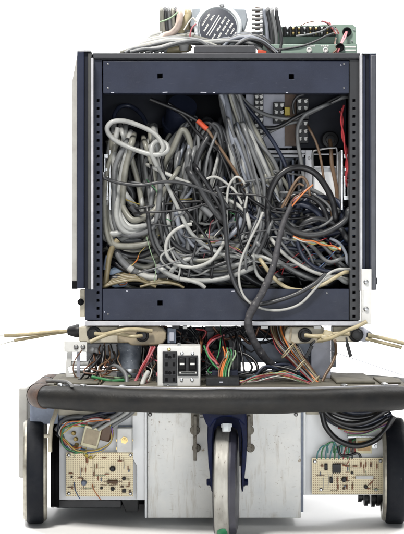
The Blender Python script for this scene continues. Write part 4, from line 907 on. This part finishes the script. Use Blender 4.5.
bundle('grey cable swept in the broad bowl-shaped loops at lower centre of tangle', 'bowl shaped loops', 22, [K_LIGHT, K_MID, K_BLUEG, K_LIGHT, K_OLIVE, K_DARK, K_DARK], (1.6, 2.5), (.03, .075), f_coil, tuck=.06)
def f_sweep(i, n_):
    x = 232 + 22 * i / n_ + J(4); y = 150 + J(12); xe = 285 + 50 * i / n_ + J(8)
    return [(x - 8 + J(3), y - 22), (x, y), (x + 10 + J(4), y + 32), (x + 20 + J(6), y + 62 + J(5)), (xe - 18, 252 + J(12)), (xe, 266 + J(10)), (xe + 16, 268 + J(10))]
bundle('grey cable running from the fan down into the lower right of the rack', 'cables from fan to lower right', 12, [K_LIGHT, K_MID, K_BLUEG, K_DARK], (1.3, 2.2), (.035, .07), f_sweep, tuck=.05)
def f_left2(i, n_):
    x = 150 + 42 * i / n_ + J(4)
    return [(x + 6 + J(4), 150 + J(10)), (x + J(4), 176 + J(6)), (x - 2 + J(5), 204), (x + 2 + J(7), 232), (x + 10 + J(9), 258), (x + 26 + J(10), 276 + J(5)), (x + 50, 281)]
bundle('grey cable falling between left coil and rack centre, then bending right along floor', 'cables falling left of centre', 16, [K_LIGHT, K_MID, K_OLIVE, K_BLUEG, K_MID], (1.6, 2.8), (.045, .1), f_left2, tuck=.05)
def f_thin(i, n_):
    x, y = 160 + 110 * i / n_ + J(10), 150 + J(16); sl = rnd.uniform(-.2, .9); bend = rnd.uniform(-14, 14)
    return [(x + 70 * sl * k / 6 + bend * math.sin(k * .9 + i), min(y + 128 * k / 6 + J(4) - (k > 4) * 6, 283)) for k in range(7)]
bundle('slim dark or grey strand wandering down in front of the hanging cables', 'slim front strands', 7, [K_BLACK, K_DARK, K_MID, K_BLACK, K_BLUEG], (.9, 1.5), (.012, .04), f_thin, tuck=.07, name='wire', cat='wire')
def f_thinh(i, n_):
    y = 186 + 84 * i / n_ + J(6)
    return [(150 + J(14) + 22 * k + J(3), y + 10 * math.sin(k * .8 + i * 1.7) + J(3)) for k in range(8)]
bundle('slim black or grey strand crossing sideways over the middle of tangle', 'slim crossing strands', 6, [K_BLACK, K_DARK, K_NAVY, K_MID], (.8, 1.5), (.012, .04), f_thinh, tuck=.07, name='wire', cat='wire')
def f_back(i, n_):
    x = 106 + 200 * i / n_ + J(6)
    return [(x + J(8), 150 + J(20)), (x + J(14), 190 + J(10)), (x + J(18), 230 + J(10)), (x + J(18), 285)]
bundle('dark cable deep at the back of the tangle', 'cables at back of rack', 44, [K_DARK, K_BLACK, K_BLACK], (2.2, 3.6), (.15, .24), f_back)  # only dark jackets: shade at the back of the rack is painted
WM = [(W_RED, 'red'), (W_YEL, 'yellow'), (W_GRN, 'green'), (W_ORG, 'orange'), (W_BLU, 'blue'), (W_WHT, 'white'), (W_PINK, 'pink'), (W_LGRN, 'pale green')]
for i in range(24):
    m_, nm = WM[i % 8]; x, y = rnd.uniform(160, 245), rnd.uniform(198, 276); a = rnd.uniform(0, 6.28); r_ = rnd.uniform(12, 26)
    if i % 4 == 0: x, y = rnd.uniform(280, 340), rnd.uniform(225, 275)
    if i % 6 == 1: x, y = rnd.uniform(120, 170), rnd.uniform(238, 280)
    C2('fine ' + nm + ' wire twisting between the cables inside rack', m_, rnd.uniform(.4, .6), rnd.uniform(.025, .055), [(x + (k - 2) * r_ * .5 * math.cos(a) + J(3), max(165, min(y + (k - 2) * r_ * .4 * math.sin(a) + 4 * math.sin(k * 1.1 + i), 285))) for k in range(6)], .004, name='wire', cat='wire', group='fine ' + nm + ' wires in rack', n=7, tuck=.06)

# --- on top of the rack
for i in range(16):
    u = i / 15
    m_ = [K_MID, K_OLIVE, K_LIGHT][i % 3]
    C2('grey cable draped over rack top left of blower motor', m_, 1.7 + .35 * (i % 3), .02 + .008 * i, [(122 + u * 16 + J(3), 53 - u), (131 + u * 12, 49.5 - u * 4), (146 + u * 8, 46 - u * 10 + J(1)), (166 + u * 6, 42.5 - u * 11 + J(1)), (186 + u * 4, 41 - u * 8 + J(1.5)), (204 + u * 6, 43 - u * 6), (216 + u * 8, 47 - u * 5), (224 + u * 10, 52)], .004, group='cables draped on rack top left')
for i in range(5):
    C2('grey cable drooping across rack top below the draped ones', [K_MID, K_LIGHT, K_OLIVE][i % 3], 1.8, .012 + .012 * i, [(130 + i * 5, 52), (144 + i * 4, 49 - i * .4), (160, 48 - i), (176, 43 - i * .5), (196, 40 + i), (208, 46)], .003, group='low cables on rack top left')
for i in range(7):
    u = i / 6
    C2('grey or navy cable arched on rack top right of blower motor', [K_BLUEG, K_DARK, K_LIGHT, K_NAVY][i % 4], 1.9, .03 + .01 * i, [(222 + u * 4, 48), (229 + u * 3, 41 - u * 3), (242, 37 - u * 4), (256 + u * 2, 39 - u * 3), (266 + u * 3, 45 - u * 2), (272 + u * 4, 53)], .004, group='arched cables on rack top')
for i, x in enumerate((266.5, 270, 273.5, 277.5)):
    C2(('leftmost', 'second', 'third', 'rightmost')[i] + ' of four cables rising from rack top left of green panel', [K_BLUEG, K_DARK, K_MID, K_DARK][i], 1.8, .05 - .006 * i, [(x + 2, 53), (x + 1 + i, 40), (x + i * .6, 26), (x - 2 + i * .4, 14)], .002, over=1)
for i, x in enumerate((162, 165.5, 169, 173, 176)):
    C2('grey or olive cable rising from rack top, left of pink hose', [K_OLIVE, K_DARK, K_MID][i % 3], 1.9, .09 + .008 * i, [(x + 4, 53), (x + 3, 40), (x + 1, 26), (x, 14)], .002, over=1, group='cables rising on rack top left')
hs = C2('pinkish-cream hose bending up beside blower motor', M('pink_hose', (0.58, 0.46, 0.40), 0.45, scale=50), 3.4, .085, [(156, 44), (164, 36), (172, 33), (178, 26), (180, 16)], .002, over=1, name='hose', cat='hose')
C2('fat cream hose left of blower motor', K_CREAM, 3.6, .10, [(178, 44), (180, 34), (184, 24), (188, 15)], .002, over=1, name='hose', cat='hose')
for i, (m_, pts) in enumerate(((W_LGRN, [(160, 22), (166, 20), (172, 17), (178, 12)]), (W_RED, [(172, 50), (176, 47), (180, 45), (186, 47)]), (W_WHT, [(184, 30), (189, 22), (193, 18), (196, 22)]), (W_PINK, [(192, 44), (190, 36), (192, 28), (196, 24)]), (W_WHT, [(178, 52), (182, 44), (188, 42), (192, 48)]))):
    C2(('pale green', 'red', 'white', 'pink', 'cream-white')[i] + ' wire curled near hoses left of blower motor', m_, .8, .06, pts, .002, name='wire', cat='wire')
fr = thing('fabric_bundle', 'crumpled cream wire lacing bundle under draped cables on rack top', 'wire bundle', P(176, 53, .06)); fr.name = 'wire_bundle'
MB().lathe(P(164, 50.5, .06), (1, 0, .1), [(0, .003), (.008, .007), (.02, .0085), (.034, .008), (.046, .009), (.056, .005)], 12).build('lacing', K_CREAM, fr)
MB().lathe(P(184, 50, .05), (0, -.4, 1), [(0, .009), (.010, .011), (.014, .008)], 12).build('end_cap', WPLAS, fr)
oc = MB().rbox(262, 52, 9, 4, 10, .02, .01).build('orange_connector', ORNG, None, .001); tag(oc, 'small orange connector on rack top beside green panel', 'connector')
for i in range(7):
    u = i / 6
    C2('grey or black cable looped on rack top between blower motor and green panel', [K_DARK, K_BLUEG, K_BLACK, K_MID][i % 4], 1.7, .015 + .008 * i, [(232 + u * 14, 52), (238 + u * 10, 44 - u * 4 + J(1)), (250 + u * 5, 39 - u * 6 + J(1)), (262 + u * 3, 42 - u * 5), (270 + u * 4, 48 - u * 3), (276 + u * 8, 53)], .004, group='dark loops on rack top')
C2('dark lead running from left cables up to green panel terminal strip', K_DARK, 1.1, .03, [(268, 50), (284, 49), (302, 46), (316, 41), (326, 36), (334, 33)], .002)
C2('grey lead looping to right end of green panel terminal strip', K_MID, .9, .04, [(296, 36), (310, 34), (322, 31), (331, 26), (336, 30)], .002, name='wire', cat='wire')
C2('thin brown wire arching over green panel terminal strip', W_BRN, .5, .06, [(300, 26), (308, 22.5), (318, 21), (326, 23), (331, 28)], .001, name='wire', cat='wire')
for i, (m_, nm) in enumerate(((W_PINK, 'pink'), (W_WHT, 'white'), (W_BRN, 'brown'), (W_RED, 'red'))):
    C2(nm + ' wire tuft at right end of green panel terminal strip', m_, .8, .05 + .004 * i, [(322 + i * 2, 21 + i), (327 + i, 22.5), (331, 25 + i), (333 + i, 29), (336 + i, 34)], .002, name='wire', cat='wire')
for i in range(2):
    C2(('upper', 'lower')[i] + ' pink twisted pair between two grommets of green panel', W_PINK, .9, (.09, .02), [(347 - i, 32), (345 - i * 2, 38), (342 - i, 43), (340.5 - i, 47), (338 - i * 2, 52)], .003, name='wire', cat='wire')
C2('brown wire from black grommet down green panel front', W_BRN, .8, (.05, .01), [(336, 38), (335, 44), (337, 49), (333, 53)], .001, name='wire', cat='wire')

for i in range(9):
    u = i / 8
    C2('grey cable heaped in front of blower motor foot on rack top', [K_MID, K_LIGHT, K_BLUEG, K_DARK][i % 4], rnd.uniform(1.5, 2.2), .03 + .006 * i, [(150 + u * 20 + J(4), 52), (166 + u * 10, 46 - u * 4 + J(1)), (186 + J(3), 41 + J(2)), (210 + J(3), 42 + J(2)), (234 + J(4), 41 - u * 3), (252 + u * 6, 44), (262 + u * 6 + J(2), 52)], .004, group='cables heaped before blower motor')
# --- between rack and deck
def deckwires(n_, x0, x1, mats, label, group, r=(.5, 1.0), ya=(326, 345), yb=(370, 384), spread=22):
    for i in range(n_):
        m_ = rnd.choice(mats); x = rnd.uniform(x0, x1); e = x + J(spread); y0 = rnd.uniform(*ya); y1 = rnd.uniform(*yb)
        C2(label, m_, rnd.uniform(*r), (rnd.uniform(.02, .06), rnd.uniform(-.12, -.02)), [(x, y0), (x + J(6), y0 + (y1 - y0) * .33 + J(3)), ((x + e) / 2 + J(8), y0 + (y1 - y0) * .7 + J(3)), (e, y1), (e + J(14), y1 + 2)], .004, name='wire', cat='wire', group=group, n=7)
deckwires(18, 88, 118, [W_BLK, K_BLACK, W_BRN, K_DARK, K_BRN], 'dark wire tangled over left of deck beside gearbox', 'dark wires left of motor', (.6, 1.2), (343, 356), (366, 382), 14)
deckwires(11, 142, 160, [W_BRN, W_PINK, W_WHT, K_DARK, K_BRN, K_BLACK], 'reddish or white wire fanning down left of outlet box', 'wires left of outlet box', (.6, 1.0), (344, 352), (374, 386), 10)
deckwires(15, 202, 242, [W_BLK, W_BLK, W_BRN, K_DARK, W_GRN, W_BLK, W_RED, K_BLACK], 'thin wire hanging in gap behind black connector box', 'wires behind connector box', (.5, 1.0))
deckwires(9, 182, 204, [W_BLK, K_DARK, K_BLACK, W_BRN, W_RED], 'dark or red wire hanging behind outlet box', 'wires behind outlet box', (.6, 1.2), (328, 340), (350, 372), 14)
C2('thick red cable curving behind black connector box', W_RED, 1.15, (.04, -.06), [(228, 333), (216, 336), (209, 342), (208, 349), (213, 357), (219, 366)], .002)
C2('pink cable beside thick red cable, above connector box', W_PINK, 1.0, (.02, -.08), [(224, 335), (212, 341), (207, 349), (210, 357), (216, 363), (220, 371)], .002, name='wire', cat='wire')
C2('slack red wire crossing dark gap between outlet box and plugs', W_RED, .9, .02, [(196, 329), (206, 332), (200, 345), (203, 361), (214, 352)], .002, name='wire', cat='wire')
for i, (m_, nm, x) in enumerate(((W_ORG, 'orange', 221), (W_GRN, 'green', 224), (W_ORG, 'dark orange', 222.5), (W_GRN, 'dark green', 226), (W_LGRN, 'pale green', 229), (W_BRN, 'brown', 219))):
    C2(nm + ' wire entering top of black connector box', m_, .85, (-.04, -.11), [(x + 2 + i, 347 + i), (x + 4 + i * .6, 355), (x + 2, 364), (x, 371), (x - .5, 379)], .002, name='wire', cat='wire')
C2('bright green wire bowed left above connector box', W_GRN, .9, (-.02, -.1), [(204, 346), (208, 356), (213, 364), (219, 370), (221, 378)], .002, name='wire', cat='wire')
C2('pale green wire loop right of connector box wires', W_LGRN, .8, (-.06, -.1), [(227, 372), (231, 364), (231, 356), (228, 352), (226, 358)], .002, name='wire', cat='wire')
C2('black cable arching right from plugs to deck', K_BLACK, 1.6, (.03, -.04), [(226, 350), (238, 352), (250, 357), (257, 365), (257, 374), (252, 380)], .003)
C2('thin black cable dropping beside arching black cable', K_BLACK, 1.0, (.03, -.05), [(244, 346), (246, 356), (252, 366), (250, 372)], .003)
C2('black cable stretched from plugs up to rack base', K_BLACK, 1.3, (.04, .0), [(210, 342), (222, 335), (236, 330), (250, 325)], .003)
bundle('dark cable lying along deck right of connector box', 'dark deck cables', 9, [K_BLACK, K_DARK, K_NAVY], (1.0, 1.7), (-.06, .0), lambda i, n_: [(236 + J(4), 377 + J(5)), (252 + J(4), 375 + J(5)), (268 + J(4), 371 + J(5)), (284 + J(3), 370 + J(6)), (298 + J(4), 374 + J(5))])
for i in range(14):
    m_, nm = [(W_YEL, 'yellow'), (W_LGRN, 'pale green'), (W_WHT, 'white'), (W_TEAL, 'teal'), (W_PINK, 'pink'), (K_TAN, 'tan'), (W_RED, 'red')][i % 7]
    C2('thin ' + nm + ' wire strung low over deck toward wire harness', m_, .55, -.06 - .004 * i, [(238 + J(4), 384 + J(3)), (254, 379 + J(3)), (270, 376 + J(3)), (286, 374 + J(4)), (299, 379 + J(3)), (310, 384 + J(2))], .003, name='wire', cat='wire', group='thin ' + nm + ' deck wires', n=7)
HM = [W_RED, W_BRN, K_TAN, W_BRN, K_MID, W_BLK, K_DARK, K_BRN, K_BRN, K_DARK, K_TAN, W_ORG]
for i in range(44):
    u = i / 43 * 2 - 1; k = rnd.uniform(.7, 1.2)
    C2('strand of the multicoloured wire harness slanting down from rack base to deck', HM[i % 12], rnd.uniform(.55, 1.05), (.04 + J(.02), -.06 + J(.015)), [(280 + 10 * u, 324), (281 + 10 * u, 334 + J(2)), (288 + 10 * u * k, 347 + J(2)), (299 + 8 * u * k, 361), (310 + 6 * u * k, 374), (319 + 5 * u, 384), (324 + 5 * u, 389)], .003, group='harness strands', name='wire', cat='wire')
for i, (x, y) in enumerate(((288, 351), (300, 366), (315, 381))):
    c_ = P(x, y, -.035 - .012 * i); d_ = Vector((.7, -.2, -.62)).normalized(); u_ = d_.orthogonal().normalized(); v_ = d_.cross(u_)
    ring = [c_ + (u_ * math.cos(k * math.pi / 10) + v_ * math.sin(k * math.pi / 10)) * (.0185, .0155, .0125)[i] for k in range(21)]
    o = MB().tube(ring, .0012, 8).build('cable_tie', K_CREAM, None); tag(o, ('uppermost', 'middle', 'lowest')[i] + ' cream lacing tie around multicoloured harness', 'cable tie')
C2('tan cord curved from right whisker block down to harness foot', K_BRN, 1.5, (.0, -.04), [(335, 340), (336, 352), (332, 364), (326, 374), (322, 382)], .003)
C2('grey hose bent over deck beside motor housing', K_MID, 2.2, (-.03, -.10), [(108, 370), (114, 366), (121, 369), (126, 376), (127, 387)], .003, name='hose', cat='hose')
C2('green cable lying on deck left of motor housing', W_GRN, 1.6, (-.06, -.09), [(92, 377), (102, 379), (112, 381), (124, 380)], .002)
C2('olive-green cable lying behind brighter green one on deck', W_LGRN, 1.2, (-.03, -.06), [(95, 374), (106, 376), (118, 378), (130, 376)], .002)
C2('black cord tied around gearbox leg on deck', K_BLACK, 1.5, (.0, -.05), [(104, 350), (98, 360), (91, 368), (84, 374), (79, 380)], .003)
C2('black rubber cord crossing in front of gearbox', K_BLACK, 1.6, (.0, -.05), [(104, 346), (103, 358), (100, 370), (94, 378)], .003)
C2('thin dark red wire down the white bracket', W_BRN, .6, -.005, [(82, 350), (75, 360), (73, 370), (77, 378), (84, 376)], .002, name='wire', cat='wire')
for i in range(3):
    C2(('upper', 'middle', 'lower')[i] + ' pink-red wire left of outlet box', [W_PINK, W_RED, W_PINK][i], 1.1, (-.01, -.08), [(155 - i * 2, 347), (149 - i, 358), (143 - i, 368), (137, 377 + i), (133 - i, 386)], .002, name='wire', cat='wire')
C2('white sleeve standing at lower left of outlet box', K_WHITE, 2.4, (-.07, -.1), [(148, 372), (144, 379), (141, 388)], .001, name='cable_sleeve', cat='cable sleeve')

# --- cables on the base's side plates
for i, pts in enumerate(([(322, 413), (326, 427), (338, 440), (356, 446), (374, 441), (386, 430), (394, 416)], [(324, 411), (334, 419), (350, 424), (368, 421), (384, 412)], [(330, 411), (344, 416), (360, 418), (378, 414), (390, 410)], [(322, 410), (336, 423), (354, 429), (372, 427), (388, 418)], [(318, 409), (330, 421), (346, 427), (366, 425), (392, 414)], [(340, 410), (352, 413), (368, 413), (384, 410)])):
    C2(('lowest black cable swagged below right cross rail, passing over transformer', 'black cable swagged below right cross rail, third from bottom of swag', 'black cable in upper swag below right cross rail', 'black cable second from bottom in right swag', 'navy cable among the black swag at right', 'short navy cable at top of right swag')[i], K_NAVY if i in (4, 5) else K_BLACK, (2.8, 2.6, 2.4, 2.4, 2.2, 2.2)[i], -.05 + .005 * i, pts, .002)
for i, (m_, nm) in enumerate(((W_RED, 'red'), (W_YEL, 'yellow'), (W_WHT, 'white'), (W_PINK, 'pink'), (W_VIO, 'violet'), (W_LGRN, 'pale green'))):
    C2(nm + ' wire running right under black swag to right wheel', m_, .7, -.03 - .002 * i, [(338 + i * 2, 428 + i), (350, 430 + i), (364, 431 + i * .7), (378, 427 + i * .4), (388, 420 + i)], .002, name='wire', cat='wire')
for i in range(9):
    x = 317 + i * 4.4; m_, nm = ((W_TEAL, 'teal'), (W_GRN, 'green'), (W_TEAL, 'teal'))[i % 3] if i not in (6, 8) else ((W_RED, 'red'), (K_BLACK, 'black'))[(i == 8)]
    C2(nm + ' wire arching up from top edge of right circuit board', m_, .75, -.026, [(x, 459), (x + 1, 452 - (i % 3) * 2), (x + 6, 446 - (i % 4) * 2), (x + 11 + J(2), 447 - (i % 2) * 4), (x + 12 + J(2), 453)], .002, name='wire', cat='wire', group='arching ' + nm + ' board wires')
C2('black cable bent over top of right circuit board', K_BLACK, 1.3, -.03, [(338, 446), (341, 455), (350, 455), (358, 453), (361, 458)], .002)
for i in range(8):
    C2('dark grey cable bundled under left cross rail', [K_DARK, K_BLACK, K_MID, K_NAVY][i % 4], rnd.uniform(1.3, 2.4), -.012 - .003 * i, [(58 + J(3), 432 + J(6)), (64 + J(3), 421 + J(4)), (78, 417 + J(4)), (94, 417 + J(4)), (108, 415 + J(4)), (120 + J(6), 412)], .002, group='cables under left cross rail')
for i, pts in enumerate(([(92, 428), (104, 421), (116, 415), (124, 410)], [(98, 430), (108, 424), (119, 418), (129, 411)], [(112, 426), (120, 421), (128, 416), (134, 411)])):
    C2(('left', 'middle', 'right')[i] + ' of three smooth grey tubes slanting up above tilted transformer', [K_MID, K_LIGHT, K_MID][i], 1.9, -.045, pts, .001)
for i in range(16):
    m_, nm = [(W_BLK, 'black'), (W_RED, 'red'), (W_BLU, 'blue'), (W_TEAL, 'teal'), (W_WHT, 'white'), (W_ORG, 'orange'), (W_YEL, 'yellow'), (W_GRN, 'green')][i % 8]
    C2('thin ' + nm + ' wire looping left of tilted transformer', m_, .7, -.03 - .0015 * i, [(84 + J(4), 424 + J(4)), (70 + J(4), 424 + J(4)), (61 + J(2), 432 + J(4)), (64 + J(3), 443 + J(4)), (74 + J(3), 450 + J(3)), (84 + J(4), 450 + J(3))], .003, name='wire', cat='wire', group='thin ' + nm + ' transformer wires', n=7)
for i, (m_, nm) in enumerate(((W_ORG, 'orange'), (W_BLU, 'blue'), (W_WHT, 'white'), (W_RED, 'red'))):
    C2(nm + ' wire stretched level under left cross rail', m_, .7, -.05, [(62, 424 + i), (78, 421 + i), (94, 421 - i), (110, 419 + i * .6)], .001, name='wire', cat='wire')
for i, (m_, nm) in enumerate(((W_YEL, 'yellow'), (W_BLU, 'blue'), (W_VIO, 'violet'), (W_YEL, 'amber'))):
    C2(nm + ' wire running from white switch box to top of left circuit board', m_, .8, -.036 - .002 * i, [(110 + i, 424 + i * 2), (113 - i * .4, 434), (110, 443), (103 - i * 2, 450), (90 - i * 3, 454 - i)], .002, name='wire', cat='wire')

for i in range(16):
    x = 120 + i * 11.5
    C2('slim dark wire sagging along underside of rack base', [K_BLACK, K_DARK, W_BRN, K_BLACK][i % 4], rnd.uniform(.6, 1.3), rnd.uniform(.03, .1), [(x - 22, 327 + J(1)), (x - 10, 336 + J(6)), (x + 4, 342 + J(10)), (x + 16, 336 + J(8)), (x + 24, 327)], .004, name='wire', cat='wire', group='wires under rack base')

tg = TANGLE[0].build('cable_tangle', [bpy.data.materials[nm] for nm in TANGLE[1]], None, angle=80)  # deep mass, its colours darkened to stand for shade between cables
tag(tg, 'packed mass of grey and dark cables deep in rack behind the nearer loops', 'cable tangle', None, 'stuff')
